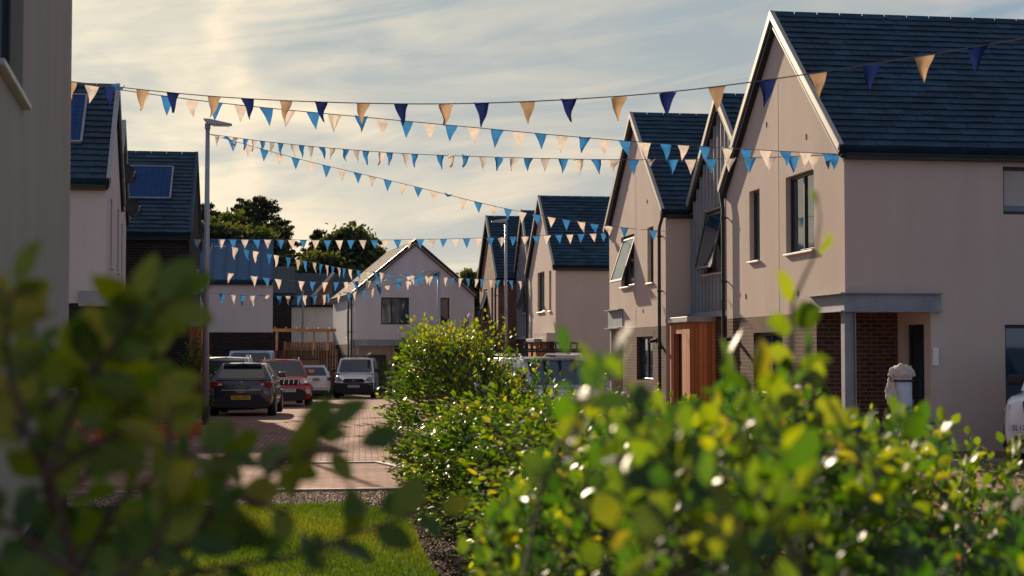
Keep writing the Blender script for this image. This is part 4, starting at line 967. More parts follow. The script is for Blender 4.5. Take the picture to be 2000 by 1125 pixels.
# the tall shoot
sh = [P(1580, 1125, 3.3), P(1572, 960, 3.2), P(1555, 800, 3.15), P(1545, 700, 3.1), P(1548, 590, 3.1), P(1590, 500, 3.08), P(1602, 430, 3.05), P(1594, 372, 3.05)]
fo.st.tube(sh, [.007,.006,.0055,.005,.004,.003,.002,.0015], 6)
for (px, py), (qx, qy), s_, tn in (((1548,590),(1525,505),.080,.72),((1600,500),(1628,450),.066,.70),((1594,400),(1586,356),.045,.55),((1548,630),(1610,600),.085,.45),((1548,640),(1500,625),.08,.62),((1594,395),(1604,360),.035,.95),((1550,700),(1470,690),.085,.7),((1552,720),(1640,700),.085,.55),((1550,760),(1480,790),.08,.7)):
    a = P(px, py, 3.08); b = P(qx, qy, 3.02); ax = (b-a).normalized(); nn = Vector((.25, -.9, .3)); nn = (nn-ax*nn.dot(ax)).normalized(); fo.leaf(tuple(a), tuple(ax), tuple(nn), s_, tn)
for _ in range(26):
    px = random.uniform(1000, 1700); a = P(px, 1180, random.uniform(2.8, 4.5)); b = a+Vector((random.uniform(-.2,.2), random.uniform(-.1,.3), random.uniform(.15,.28))); fo.st.tube([a-Vector((0,0,1.1)), a, b], [.010,.006,.002], 6)
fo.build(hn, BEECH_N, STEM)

# near shrub on the left, out of focus and shaded
random.seed(21)
hl = thing('beech_shrub', 'dark blurred beech shrub in the foreground at the lower left', 'shrub', (0,0,0))
fo = Foliage()
def branch(pts, d, nl, size=.07, r=.006, tone=0.85, dd=0.):
    n = len(pts); q = [P(x, y, d+dd*i/max(1,n-1)) for i, (x, y) in enumerate(pts)]
    fo.st.tube(q, [r*(1-.65*i/(n-1)) for i in range(n)], 6); fo.along(q, nl, size, up=(random.gauss(0,.3), -.95+random.gauss(0,.2), .45), tone=tone, wob=.4, jit=.12)
branch([(160,1250),(140,1090),(95,930),(60,860),(0,800),(-60,760)], 2.2, 9, r=.010)
branch([(140,1090),(90,960),(85,800),(70,680),(60,600)], 2.2, 11, tone=0.56)
branch([(150,1120),(230,980),(320,920),(390,880),(450,890)], 2.3, 12, tone=0.64)
branch([(95,930),(150,780),(210,690),(290,620),(345,575)], 2.1, 13, tone=0.64)
branch([(60,860),(20,740),(10,640),(30,560)], 2.0, 13)
branch([(85,800),(180,720),(250,640),(262,590)], 2.1, 12, tone=0.72)
branch([(330,890),(330,830),(335,790)], 2.1, 5, size=.068, tone=0.84)
branch([(160,1250),(250,1140),(360,1060),(440,975),(530,925),(600,870),(640,830)], 2.35, 11, size=.075, tone=0.57, r=.008)
branch([(440,960),(560,1000),(590,930)], 2.3, 4, size=.08, tone=0.72)
branch([(540,900),(640,880),(700,870)], 2.3, 3, size=.075, tone=0.72)
branch([(250,1160),(420,1110),(560,1090),(700,1040),(790,1010),(860,995)], 2.4, 9, size=.07, tone=0.57)
#branch([(420,1120),(520,1150),(660,1130),(800,1100)], 2.3, 7, size=.07, tone=0.52)
branch([(95,930),(200,860),(260,830),(250,780)], 2.2, 9, tone=0.72)
branch([(150,1120),(60,1060),(0,1010),(-60,960)], 2.1, 9, tone=0.52)
branch([(160,1180),(300,1080),(330,1010),(320,950)], 2.1, 9, tone=0.72)
for _ in range(15):
    px = random.triangular(-60, 400, 30); py = random.uniform(760 if px < 200 else 960, 1190); 
    if px > 180 and 760 < py < 900: continue
    d = random.uniform(1.9, 3.0); a = P(px, py, d); dr = Vector((random.uniform(-1,1), random.uniform(-.5,.5), random.uniform(-.1,1) if px < 200 else random.uniform(-.4,.2))).normalized()
    fo.twig(a, dr, random.uniform(.1, .2), random.randint(4, 7), .060, up=(random.gauss(0,.4), -.9, .5), tone=.5, rad=.003, jit=.2, wob=.5)
for _ in range(7):
    px = random.uniform(150, 700); py = random.uniform(1090, 1190); a = P(px, py, random.uniform(1.9, 2.8)); dr = Vector((random.uniform(-1,1), random.uniform(-.5,.5), random.uniform(-.1,.6))).normalized()
    fo.twig(a, dr, random.uniform(.1, .2), random.randint(3, 6), .068, up=(random.gauss(0,.4), -.9, .5), tone=.48, rad=.003, jit=.18, wob=.5)
fo.build(hl, BEECH_N, STEM)

# ---------------------------------------------------------------- trees
random.seed(33)
TREE = leaf_mat('tree_leaves', [(0, (.026,.042,.026)), (.5, (.050,.070,.034)), (1, (.078,.10,.04))], 1.35, .4, .7)
PINE = leaf_mat('pine_needles', [(0, (.024,.036,.030)), (.5, (.040,.055,.036)), (1, (.065,.078,.04))], 1.4, .3, .7)
def cards(fo_, name, parent, mat, C, S, T, stretch=1.):
    """many small tilted leaf clumps: five-sided scraps of foliage"""
    n = len(C); a = rng.normal(size=(n,3)); a /= np.linalg.norm(a, axis=1)[:,None]; b = np.cross(a, rng.normal(size=(n,3))); b /= np.linalg.norm(b, axis=1)[:,None]
    an = np.array([0, 1.15, 2.6, 3.7, 5.1]); R = rng.uniform(.45, 1.15, (n,5))*S[:,None]
    V = C[:,None]+R[:,:,None]*(np.cos(an)[None,:,None]*a[:,None]+np.sin(an)[None,:,None]*b[:,None]*stretch)
    return tri_mesh(name, V.reshape(-1,3), np.arange(5*n).reshape(-1,5), mat, np.repeat(np.clip(T,0,1), 5), parent)
def tree(name, label, base, H, Rr, kind='broad', n=19000, tone=.66, cat='tree', card=.23):
    r = thing(name, label, cat, base); tr = MB(); 
    lean = Vector((random.uniform(-.06,.06)*H, 0, 0)); tr.tube([(0,0,-.3), lean*.4+Vector((0,0,H*.35)), lean+Vector((0,0,H*(.92 if kind == 'conifer' else .75)))], [H*.022, H*.016, H*.004], 8)
    C = []; S = []; T = []
    if kind == 'conifer':
        k = 0; z = H*.22
        while z < H*.985:
            f = 1-(z/H); L = Rr*(f**.52)*random.uniform(.45, 1.25)+.35
            for j in range(7):
                a = random.uniform(0, 2*pi); Lb = L*random.uniform(.45, 1.25); o = lean*(z/H)+Vector((0,0,z)); d = Vector((cos(a), sin(a), random.uniform(-.12,.32)))
                e = o+d*Lb; tr.tube([o, e], [.05, .012], 4, caps=False)
                m = int(30+Lb*60)
                for _ in range(m):
                    t = random.random()**.7; q = o+d*(Lb*t)+Vector((random.gauss(0,.16), random.gauss(0,.16), random.gauss(-.08,.14)))*(1+Lb*.15)*(1.15-t*.8); C.append(q); S.append(random.uniform(.5,1)*card*.6); T.append(tone+random.gauss(0,.2)+.1*t)
            z += H*.034
    else:
        blobs = []
        for i in range(80):
            a = random.uniform(0, 2*pi); zz = random.uniform(.30, 1)**.8; rr = Rr*sqrt(max(.05, 1-((zz-.60)/.43)**2))*random.random()**.45
            c = lean*zz+Vector((cos(a)*rr, sin(a)*rr, H*zz*.95)); R = Rr*random.uniform(.10, .38); blobs.append((c, R))
            o = lean*.5+Vector((0,0,H*min(.6, zz*.6))); tr.tube([o, o.lerp(c, .5)+Vector((0,0,.2)), c], [.12,.07,.02], 5, caps=False)
        for _ in range(n):
            c, R = random.choice(blobs); v = Vector([random.gauss(0,1) for _ in range(3)]).normalized(); t = random.random()**.4*random.choice([1,1,1.1,1.3,1.7]); o_ = Vector((c.x, c.y, 0)); o_ = o_.normalized() if o_.length > .1 else Vector((1,0,0)); gq = max(-1.5, min(1.5, random.gauss(0,1))); q = c+o_*(gq*R*1.0)+Vector((random.gauss(0,1)*R*.6, random.gauss(0,1)*R*.6, random.gauss(0,1)*R*.38-abs(gq)*R*.12))
            C.append(q); S.append(random.uniform(.5,1)*card); T.append(tone+random.gauss(0,.16)+(hash((c.x, c.y)) % 7-3)*.05)
    cards(None, 'crown', r, PINE if kind == 'conifer' else TREE, np.array([tuple(c) for c in C]), np.array(S), np.array(T))
    tr.build('trunk', BARK, r, fix=False); return r
G1 = 'trees beyond the far roofs'
def tree_at(px, ytop, d, wpx, **k):
    b = P(px, 700, d); H = P(px, ytop, d).z+.52; return tree(k.pop('name'), k.pop('label'), (b.x, b.y, -.52), H, wpx/2*d/F_PX*(1.5 if k.get('kind') != 'conifer' else 1.9), **k)
tree_at(395, 392, 112, 90, name='pine_tree', kind='conifer', label='dark rounded pine at the far left of the treeline, behind the lamp post', tone=.5)
tree_at(440, 408, 118, 70, name='broadleaf_tree', label='dark broadleaf tree just right of the tall lamp post in the treeline')
tree_at(470, 392, 122, 100, name='conifer_tree', kind='conifer', label='feathery conifer left of the tallest treetop', tone=.5)
tree_at(513, 377, 120, 120, name='conifer_tree', kind='conifer', label='tallest feathery conifer of the treeline left of centre', tone=.5)
tree_at(500, 440, 108, 85, name='broadleaf_tree', label='sunlit green broadleaf tree in front of the tallest conifer', tone=.72, n=26000)
tree_at(405, 432, 106, 110, name='broadleaf_tree', label='sunlit green broadleaf tree above the ribbed blue roof', tone=.66, n=21000)
tree_at(558, 424, 126, 70, name='conifer_tree', kind='conifer', label='thin conifer with side branches reaching right of the tall conifers', tone=.5)
tree_at(606, 444, 120, 60, name='conifer_tree', kind='conifer', label='small spiky conifer in the gap between the two tree clumps', tone=.5)
tree_at(575, 490, 112, 60, name='broadleaf_tree', label='low dark broadleaf tree above the narrow brick building', tone=.5)
tree_at(678, 437, 110, 75, name='broadleaf_tree', label='broad green tree with pointed top, right of the treeline gap', tone=.55, n=28000)
tree_at(712, 470, 112, 60, name='broadleaf_tree', label='rightmost tree of the treeline beside the end house roof', tone=.5)
tree_at(640, 486, 104, 80, name='broadleaf_tree', label='rounded sunlit bush-like tree above the dark slate roofs', tone=.75, n=21000)
tree_at(912, 524, 112, 60, name='broadleaf_tree', label='small treetop showing between the end house and brick gable', tone=.6, n=8000)
tree_at(935, 535, 118, 60, name='broadleaf_tree', label='treetop partly hidden by the far brick gable', tone=.5, n=8000)
# bare young tree and shrubs
b = P(908, 700, 78); sp = thing('bare_sapling', 'thin leafless young tree against the wall of the end house', 'tree', (b.x, b.y, -.52)); m = MB(); m.tube([(0,0,0), (.04,0,1.6), (0,0,3.9)], [.035,.025,.006], 6); m.build('trunk', BARK, sp)
m = MB()
for i in range(46):
    z = random.uniform(1.0, 3.6); a = random.uniform(0, 2*pi); L = random.uniform(.3, .9)*(1.25-z/4.5); o = Vector((.02,0,z)); e = o+Vector((cos(a)*L*.7, sin(a)*L*.7, L)); m.tube([o, o.lerp(e,.5)+Vector((cos(a)*.05,0,-.03)), e], [.014,.008,.003], 4, caps=False)
    for _ in range(3): q = o.lerp(e, random.uniform(.3,.9)); m.tube([q, q+Vector((random.uniform(-.25,.25), random.uniform(-.2,.2), random.uniform(.1,.35)))], [.006,.002], 3, caps=False)
m.build('branch', BARK, sp, fix=False)
def bush(label, x, y, H, R, tone=.3, n=1800, mat=None, name='shrub'):
    r = thing(name, label, 'shrub', (x, y, gz(y))); f = Foliage()
    for _ in range(n//7):
        v = Vector([random.gauss(0,1) for _ in range(3)]).normalized()*random.random()**.35; f.twig((v.x*R, v.y*R, H*.5+v.z*H*.45), (v.x, v.y, v.z+.4), .2, 7, .07, tone=tone, wob=.6)
    for _ in range(7): f.st.tube([(random.uniform(-.1,.1), random.uniform(-.1,.1), 0), (random.uniform(-R,R)*.6, random.uniform(-R,R)*.6, H*.7)], [.02,.008], 5)
    f.build(r, mat or BEECH, STEM); return r
b = P(383, 700, 40.5); bush('dark climbing shrub beside the timber porch left of the lamp post', b.x, b.y, 2.1, .38, .25)
b = P(762, 700, 76); bush('dark shrub by the brick wall of the end house right of the white van', b.x, b.y, 1.8, .8, .2)
b = P(800, 700, 75.5); bush('dark shrub of the end house mostly behind the hedge', b.x, b.y, 1.5, .7, .22)
# ---------------------------------------------------------------- planters, railing, furniture
TERRA = plain('orange_planter', (.40,.075,.025), .6, .12, 4); FL = plain('petal_pink', (.5,.02,.12), .6, .1); FLW = plain('petal_white', (.6,.55,.5), .6, .1)
def planter(label, x, y, w, rz):
    r = thing('planter', label, 'planter', (x, y, 0), rz, 'orange trough planters by the left houses'); m = MB()
    m.prism([(-.14, 0), (.14, 0), (.17, .24), (-.17, .24)], -w/2, w/2); m.box(-w/2-.02, w/2+.02, -.185, .185, .24, .27); m.build('trough', TERRA, r, bevel=.008)
    m = MB(); m.box(-w/2+.02, w/2-.02, -.15, .15, .20, .272); m.build('soil', SOIL, r)
    f = Foliage()
    for i in range(14): f.twig((random.uniform(-w/2,w/2)*.9, random.uniform(-.1,.1), .26), (random.uniform(-.3,.3), random.uniform(-.3,.3), 1), random.uniform(.1,.3), 6, .045, tone=.3, wob=.5)
    f.build(r, BEECH, STEM); return r
planter('orange trough planter nearest to the left wall with dark foliage', -3.15, 30.1, 1.25, radians(4))
planter('orange trough planter in the middle of the row beneath the pink flowers', -2.15, 30.9, 1.1, radians(4))
planter('orange trough planter closest to the tall lamp post', -1.0-.95, 32.4, .9, radians(12))
b = P(284, 845, 33); fp = thing('flowering_plant', 'tall potted plant with pink and white blooms by the dark brick wall', 'plant', (b.x, b.y, 0))
m = MB(); m.lathe([(.10,0), (.15,.02), (.18,.26), (.20,.26), (.20,.30), (.17,.30)], n=20); m.build('pot', plain('blue_pot', (.05,.12,.2), .4), fp, smooth=False)
f = Foliage()
for i in range(40): f.twig((random.uniform(-.1,.1), random.uniform(-.1,.1), random.uniform(.3,.7)), (random.uniform(-.6,.6), random.uniform(-.6,.6), 1), random.uniform(.15,.35), 6, .06, tone=.3, wob=.6)
f.build(fp, BEECH, STEM)
for i, (x, z, mt) in enumerate(((-.02,1.05,FL),(.06,.98,FL),(-.10,.88,FLW),(.02,.72,FL),(.12,.70,FLW),(-.14,.62,FLW))):
    m = MB(); 
    for k in range(6): a = k*pi/3; m.lathe([(.001,-.01),(.035,0),(.02,.014)], (x+cos(a)*.035, -.15+random.uniform(-.03,.03), z+sin(a)*.035), 8, 'y')
    m.build('flower', mt, fp)
m = MB(); m.lathe([(.11,0),(.13,.16),(.15,.17)], n=16); b = P(268, 845, 32); o = m.build('flower_pot', plain('pale_blue_pot', (.25,.35,.5), .4)); o.location = (b.x, b.y, .0); tag(o, 'small pale blue flower pot between the orange troughs and the brick wall', 'flower pot')
# white handrail by the left steps
b = P(175, 760, 31); hr = thing('handrail', 'pale metal handrail on the steps at the left houses', 'handrail', (b.x-.15, 30.6, 0))
for x, h_ in ((-.45,.95),(-.2,.95),(.05,.95),(.35,.75)): m = MB(); m.tube([(x,0,0),(x,0,h_)], .018); m.build('post', WHITEP, hr)
m = MB(); m.tube([(-.6,0,.97),(.05,0,.97),(.35,0,.75),(.42,0,.70),(.42,0,.58),(.30,0,.58)], .022); m.build('rail', WHITEP, hr)
# low slatted fence by the nearest wall
gf = thing('garden_fence', 'low weathered slatted panel beside the nearest wall at left', 'fence', (-2.36, 17.6, 0), radians(93))
for x in (0, 3.2, 6.4): m = MB(); m.box(x-.04, x+.04, -.04, .04, 0, .98); m.build('post', WOOD, gf)
for k_ in range(5): m = MB(); m.box(.05, 6.35, -.015, .015, .12+k_*.18, .21+k_*.18); m.build('rail', TIMBER_P, gf)
# wrapped post on the right
b = P(1762, 760, 24.0); wp = thing('wrapped_bollard', 'pale blue post with its top wrapped in crumpled white cloth, by the porch', 'bollard', (b.x, b.y, 0))
m = MB(); m.lathe([(.15,0),(.16,.05),(.15,.1),(.15,1.30),(.13,1.34)], n=24); m.build('post', plain('pale_blue_enamel', (.42,.50,.56), .35), wp, smooth=True)
CL = cloth_mat('white_cloth', (.62,.57,.52), .2); m = MB(); pr_ = []; 
bm = bmesh.new(); bmesh.ops.create_icosphere(bm, subdivisions=4, radius=1)
for v in bm.verts:
    c = v.co; q = 1+.30*mnoise.noise(c*2.2)+.16*mnoise.noise(c*6+Vector((3,1,2))); v.co = Vector((c.x*.185*q, c.y*.185*q, 1.36+c.z*.125*q))
me = bpy.data.meshes.new('cloth_wrap'); bm.to_mesh(me); bm.free(); me.materials.append(CL); o = link(bpy.data.objects.new('cloth_wrap', me), wp); me.polygons.foreach_set('use_smooth', [True]*len(me.polygons))
m = MB(); m.lathe([(.172,1.225),(.18,1.24),(.172,1.255)], n=24); m.build('strap', BLACK, wp)
bm = bmesh.new(); bmesh.ops.create_icosphere(bm, subdivisions=4, radius=1)
for v in bm.verts:
    c = v.co; q = 1+.6*mnoise.noise(c*2.4+Vector((7,0,0)))+.2*mnoise.noise(c*7); v.co = Vector((-.16+c.x*.10*q, c.y*.11*q, 1.06+c.z*.20*q))
me = bpy.data.meshes.new('cloth_tail'); bm.to_mesh(me); bm.free(); me.materials.append(CL); o = link(bpy.data.objects.new('cloth_tail', me), wp); me.polygons.foreach_set('use_smooth', [True]*len(me.polygons))
# wall lights
for (x, y, lab) in ((X1, 31.4, 'small black wall light on the brick strip beside the nearest downpipe'), (X1, 38.05, 'small black wall light on the second house by its downpipe')):
    w = thing('wall_light', lab, 'wall light', (x, y, 1.95)); m = MB(); m.box(-.06, 0, -.05, .05, -.06, .06); m.build('bracket', BLACK, w); m = MB(); m.bar((-.06,0,0), (-.22,0,-.03), .08, .07); m.build('lamp_head', BLACK, w)
# satellite dishes
for (px, py, lab) in ((247, 343, 'upper black satellite dish on the shaded left gable'), (257, 410, 'lower black satellite dish on the shaded left gable')):
    b = P(px, py, 36.8); s_ = thing('satellite_dish', lab, 'satellite dish', tuple(b), radians(0), 'satellite dishes on the left gable')
    ax = Vector((.55, -.75, .35)).normalized(); M = ax.to_track_quat('Z', 'Y').to_matrix()
    m = MB(); prof = [(.001,0),(.10,.012),(.19,.045),(.25,.085),(.255,.09),(.25,.075),(.10,.0),(.001,-.012)]; m.lathe(prof, n=28); m.v = [tuple(M @ Vector((p[0]*.85, p[1], p[2]))) for p in m.v]; m.build('dish', BLACK, s_, smooth=True)
    m = MB(); m.tube([M @ Vector((0,-.22,.05)), M @ Vector((0,-.12,.32))], .010); m.tube([M @ Vector((0,-.14,.27)), M @ Vector((0,-.06,.36))], .028); m.build('receiver_arm', STEEL, s_)
    m = MB(); m.tube([Vector((0,0,0)), Vector((-.12,.05,-.02)), Vector((-.42,.05,.0))], .018); m.build('bracket', STEEL, s_)
# ---------------------------------------------------------------- lamp posts
def lamp_post(label, px, d, H, arm, base):
    b = P(px, 700, d); r = thing('lamp_post', label, 'lamp post', (b.x, b.y, base), 0, 'street lamp posts')
    m = MB(); m.tube([(0,0,.42), (0,0,H*.6), (0,0,H)], [.078, .062, .05], 20); m.build('pole', POLE, r, smooth=True)
    m = MB(); m.tube([(0,0,0), (0,0,.43)], .085, 20); m.build('base_sleeve', BLACK, r, smooth=False)
    m = MB(); s = 1 if arm > 0 else -1
    m.prism([(-.10*s, H+.14), (.06*s, H+.13), (.55*s, H+.03), (.56*s, H-.005), (.02*s, H+.0), (-.02*s, H+.03)], -.10, .10, axis='y'); h = m.build('lamp_head', POLE, r, bevel=.012)
    m = MB(); m.box(min(.12*s, .5*s), max(.12*s, .5*s), -.08, .08, H-.022, H-.007); m.build('lens', HEAD, h)
    m = MB(); m.tube([(0,0,H-.1), (0,0,H+.03)], .065, 16); m.build('collar', STEEL, h); return r, b
lamp_post('tall grey lamp post with black base standing at the left, nearest of the three', 402, 36, 6.92, 1, 0)
lamp_post('grey lamp post rising behind the middle of the hedge before the right row', 988, 59.7, 6.9, -1, gz(60))
lamp_post('most distant thin lamp post in front of the pale end house', 857, 55, 4.68, -1, gz(55))
# ---------------------------------------------------------------- bunting
C_NAVY = cloth_mat('flag_navy', (.012,.022,.10), .45); C_BEIGE = cloth_mat('flag_beige', (.40,.27,.16), .42)
C_BLUE = cloth_mat('flag_blue', (.035,.165,.38), .48); C_CREAM = cloth_mat('flag_cream', (.52,.46,.41), .5)
CORD = plain('cord', (.16,.14,.15), .8, 0)
def spline(pts, n=160):
    out = []; pts = [pts[0]*2-pts[1]]+pts+[pts[-1]*2-pts[-2]]
    for i in range(1, len(pts)-2):
        a, b, c, d = pts[i-1:i+3]
        for k in range(n):
            t = k/n; out.append(.5*((2*b)+(c-a)*t+(2*a-5*b+4*c-d)*t*t+(3*b-a-3*c+d)*t**3))
    out.append(pts[-2]); return out
def bunting(label, ctl, cols, pitch=.36, fw=.215, fh=.27, start=.1, skip=(), seed=1, wind=.35, gap=()):
    rd = random.Random(seed); pts = spline([P(*c) for c in ctl]); r = thing('bunting', label, 'bunting', tuple(pts[0]), 0, 'bunting strings across the street'); o0 = pts[0]
    c = MB(); c.tube([p-o0 for p in pts[::20]]+[pts[-1]-o0], .0065, 5); c.build('cord', CORD, r, uv=False)
    L = [0]; 
    for p, q in zip(pts, pts[1:]): L.append(L[-1]+(q-p).length)
    def at(s):
        import bisect
        i = min(max(1, bisect.bisect(L, s)), len(L)-1); t = (s-L[i-1])/max(1e-9, L[i]-L[i-1]); return pts[i-1].lerp(pts[i], t)
    s = start; k = 0
    while s+fw < L[-1]:
        if k not in skip and not any(a < s/L[-1] < b for a, b in gap):
            a = at(s)-o0; b = at(s+fw)-o0; u = (b-a).normalized(); dn = Vector((0,0,-1)); nn = u.cross(dn).normalized()
            th = rd.gauss(0, wind*.6); q = rd.random()
            if q < .05 and label[0] != 'n': th += rd.choice([-1,1])*rd.uniform(.8, 1.5)
            dn = dn*cos(th)+nn*sin(th); nn2 = u.cross(dn).normalized(); sk = rd.gauss(0, .09); cu = rd.gauss(0, .010); fold = rd.gauss(0, .022); m = MB(); R = 7; vs = []
            hh = fh*rd.uniform(.93, 1.06)
            for j in range(R+1):
                v = j/R; w = (1-v)*fw/2
                for i in (-1, -.5, 0, .5, 1):
                    p = (a+b)/2+u*(i*w+sk*fh*v)+dn*hh*v+nn2*(cu*sin(v*3.0)*2*v+fold*cos(i*2.6)*(1-v*.5)-fold+.012*sin(v*7+k)); vs.append(p)
            fs = [(j*5+i, j*5+i+1, (j+1)*5+i+1, (j+1)*5+i) for j in range(R) for i in range(4)]
            m.add(vs, fs); m.build('flag', cols[k % 2], r, fix=False, smooth=True, uv=False)
        s += pitch*(1+rd.gauss(0, .015)); k += 1
    return r
NB = (C_BEIGE, C_NAVY); BC = (C_BLUE, C_CREAM)
bunting('nearest bunting string with large navy and beige pennants running to the top right', [(60,148,21.0),(127,158,20.6),(440,190,19.6),(820,203,18.2),(1180,190,17.),(1500,156,16),(2000,75,14.3),(2300,10,13.4)], NB, pitch=.565, fw=.205, fh=.265, start=.68, seed=3, wind=.16, gap=((.60,.625),))
bunting('blue and cream bunting from the upper left down to the corner house gutter', [(80,150,21.5),(127,159,21.7),(420,200,22.8),(830,240,24.),(1180,272,25.0),(1450,291,25.9),(1652,302,26.3)], BC, pitch=.365, start=.24, seed=5)
bunting('blue and cream bunting from the tall lamp post straight to the corner house', [(408,262,36),(560,281,33.8),(760,298,31.5),(970,307,29.5),(1230,312,28),(1480,308,27),(1654,301,26.4)], BC[::-1], pitch=.362, start=.25, seed=7, gap=((.445,.485),))
bunting('blue and cream bunting slanting from the tall lamp post to the second house downpipe', [(408,262,36),(590,312,36.5),(780,357,37),(1000,410,37.6),(1180,440,38.2),(1298,452,38.4)], BC, pitch=.37, start=.45, seed=9)
bunting('nearly level bunting from the brick house eaves across to the second gable', [(368,467,44),(520,468,44),(700,469,44),(900,466,44.2),(1060,460,44.4),(1192,455,44.8)], BC[::-1], pitch=.33, start=.15, seed=11)
bunting('sagging bunting from the left brick house to the far metal-clad gable', [(368,466,45),(480,487,47),(600,510,50),(700,528,54),(860,541,59),(1018,549,64)], BC, pitch=.54, fw=.30, fh=.36, start=.15, seed=13, wind=.2)
bunting('middle low bunting from the left brick house to the most distant lamp post', [(368,525,47),(440,532,49),(560,547,50.5),(660,551,52),(760,545,53.5),(857,530,55)], BC[::-1], pitch=.46, fw=.26, fh=.33, start=.3, seed=15, wind=.2, skip=(2,3,5,9))
bunting('lowest bunting from the left brick house past the pale metal-roofed house', [(370,567,44.5),(450,575,46),(545,578,48),(650,574,50.5),(740,561,52.8),(857,532,54.9)], BC, pitch=.46, fw=.26, fh=.33, start=.3, seed=17, wind=.2, skip=(1,))

# ---------------------------------------------------------------- sky, sun, camera
SUN_AZ, SUN_EL = radians(-9.5), radians(19.5)
w = bpy.data.worlds.new('World'); sc.world = w; w.use_nodes = True; t = w.node_tree; t.nodes.clear()
out = t.nodes.new('ShaderNodeOutputWorld'); bg = N(t, 'ShaderNodeBackground', i_Strength=.062); t.links.new(bg.outputs[0], out.inputs[0])
sky = t.nodes.new('ShaderNodeTexSky'); sky.sky_type = 'NISHITA'; sky.sun_disc = False; sky.sun_elevation = SUN_EL; sky.sun_rotation = SUN_AZ; sky.dust_density = 2.2; sky.air_density = 1.; sky.ozone_density = 1.5
g = t.nodes.new('ShaderNodeTexCoord'); sep = t.nodes.new('ShaderNodeSeparateXYZ'); t.links.new(g.outputs['Generated'], sep.inputs[0])
def M_(op, a, b=None, c=None):
    n = t.nodes.new('ShaderNodeMath'); n.operation = op
    for i, v in enumerate((a, b, c)):
        if v is None: continue
        if isinstance(v, (int, float)): n.inputs[i].default_value = v
        else: t.links.new(v, n.inputs[i])
    return n.outputs[0]
X, Yy, Z = sep.outputs
az = M_('DIVIDE', X, M_('MAXIMUM', Yy, .05))
zz = M_('DIVIDE', Z, M_('MAXIMUM', M_('SQRT', M_('ADD', M_('MULTIPLY', X, X), M_('MULTIPLY', Yy, Yy))), .05))
zt = M_('ADD', zz, M_('MULTIPLY', az, -.10))           # streaks lie a little slanted
cv = t.nodes.new('ShaderNodeCombineXYZ'); t.links.new(az, cv.inputs[0]); t.links.new(zt, cv.inputs[1])
cw = t.nodes.new('ShaderNodeCombineXYZ'); t.links.new(az, cw.inputs[0]); t.links.new(zz, cw.inputs[1])
wn = N(t, 'ShaderNodeTexNoise', i_Scale=11., i_Detail=5.); t.links.new(cw.outputs[0], wn.inputs['Vector'])
def streak(sx, sy, sc_, det, off, dist=.6):
    mp = N(t, 'ShaderNodeMapping', i_Scale=(sx, sy, 1), i_Location=(off, off*.7, off*1.3)); t.links.new(cv.outputs[0], mp.inputs[0])
    n = N(t, 'ShaderNodeTexNoise', i_Scale=sc_, i_Detail=det, i_Roughness=.55, i_Distortion=dist); t.links.new(mp.outputs[0], n.inputs['Vector']); return n.outputs['Fac']
big = ramp(t, streak(2.2, 7.0, 1.6, 5, 3.1), [(.42, (0,0,0)), (.60, (1,1,1))]).outputs[0]
fine = ramp(t, streak(3.5, 26., 1.5, 7, 7.7, 1.2), [(.40, (0,0,0)), (.72, (1,1,1))]).outputs[0]
puff = ramp(t, streak(5, 9., 2.2, 8, 1.7, .4), [(.50, (0,0,0)), (.74, (1,1,1))]).outputs[0]
# the vertical vapour plume: a soft band around one azimuth
cx = M_('ADD', -.036, M_('MULTIPLY', M_('SUBTRACT', .24, zz), .146)); 
cx = M_('ADD', cx, M_('MULTIPLY', M_('SUBTRACT', wn.outputs['Fac'], .5), .08))
da = M_('DIVIDE', M_('SUBTRACT', az, cx), .010); pl = M_('POWER', 2.718, M_('MULTIPLY', M_('MULTIPLY', da, da), -1.)); pl = M_('MULTIPLY', pl, ramp(t, zz, [(.09, (0,0,0)), (.12, (.7,)*3), (.19, (.55,)*3), (.24, (.30,)*3)]).outputs[0])
near = M_('SUBTRACT', 1., M_('MINIMUM', 1., M_('MULTIPLY', M_('ABSOLUTE', M_('SUBTRACT', az, -.2)), 1.15)))   # closeness to the sun's bearing
low = ramp(t, zz, [(.0, (.95,)*3), (.10, (.72,)*3), (.2, (.30,)*3), (.6, (.0,)*3)]).outputs[0]
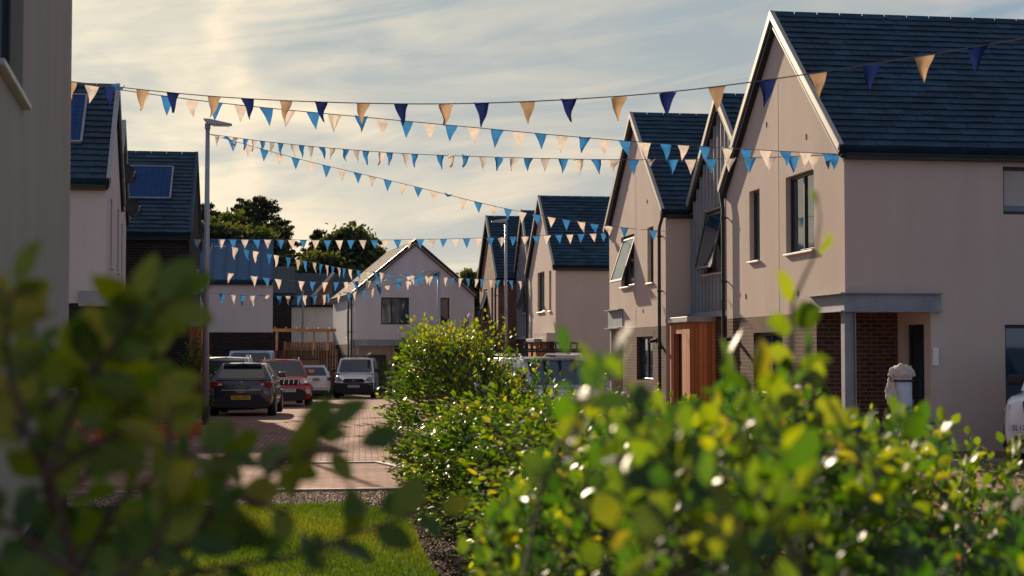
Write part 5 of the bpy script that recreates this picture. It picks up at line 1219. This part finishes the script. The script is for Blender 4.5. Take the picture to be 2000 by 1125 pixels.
cov = M_('ADD', M_('MULTIPLY', big, .62), M_('MULTIPLY', fine, .32)); cov = M_('ADD', cov, M_('MULTIPLY', puff, .18)); cov = M_('ADD', cov, M_('MULTIPLY', low, .42)); cov = M_('ADD', cov, M_('MULTIPLY', M_('POWER', M_('MAXIMUM', near, 0.), 3.), .22))
pl = M_('MULTIPLY', pl, M_('ADD', .35, M_('MULTIPLY', puff, .8)))
cov = M_('MINIMUM', M_('MAXIMUM', M_('ADD', cov, pl), 0.), 1.)
cov = M_('MULTIPLY', cov, M_('GREATER_THAN', Z, 0.))
K = 1.
cl = ramp(t, M_('MAXIMUM', near, 0.), [(0, (.43,.46,.60)), (.3, (.54,.48,.42)), (.55, (.79,.67,.50)), (1, (.95,.83,.61))]).outputs[0]
cl = mixc(t, 1., cl, (9.8, 9.8, 9.8), 'MULTIPLY')
skyc = mixc(t, 1., sky.outputs[0], (.30,.42,.50), 'MULTIPLY')
skyc = mixc(t, 1., skyc, (2.7, 3.5, 4.0), 'DARKEN')
skyfin = mixc(t, cov, skyc, cl)
t.links.new(skyfin, bg.inputs[0])

sl = bpy.data.lights.new('sun', 'SUN'); sl.energy = 5.0; sl.angle = radians(.6); sl.color = (1., .80, .58)
so = bpy.data.objects.new('sun', sl); COL.objects.link(so)
sd = Vector((sin(SUN_AZ)*cos(SUN_EL), cos(SUN_AZ)*cos(SUN_EL), sin(SUN_EL))); so.rotation_euler = sd.to_track_quat('Z', 'Y').to_euler(); so.location = sd*50

cam = bpy.data.cameras.new('camera'); co = bpy.data.objects.new('camera', cam); COL.objects.link(co); sc.camera = co
cam.sensor_width = 36; cam.lens = 36*F_PX/2000; cam.clip_end = 6000; cam.clip_start = .1
co.location = (0, 0, EYE); co.rotation_euler = (pi/2+PIT, 0, -YAW)
cam.dof.use_dof = True; cam.dof.focus_distance = 32; cam.dof.aperture_fstop = 3.2; cam.dof.aperture_blades = 0
sc.view_settings.view_transform = 'Standard'; sc.view_settings.look = 'None'; sc.view_settings.exposure = .94; sc.view_settings.gamma = 1
sc.cycles.max_bounces = 6; sc.cycles.transparent_max_bounces = 4; sc.cycles.use_denoising = True
sc.cycles.sample_clamp_indirect = 6
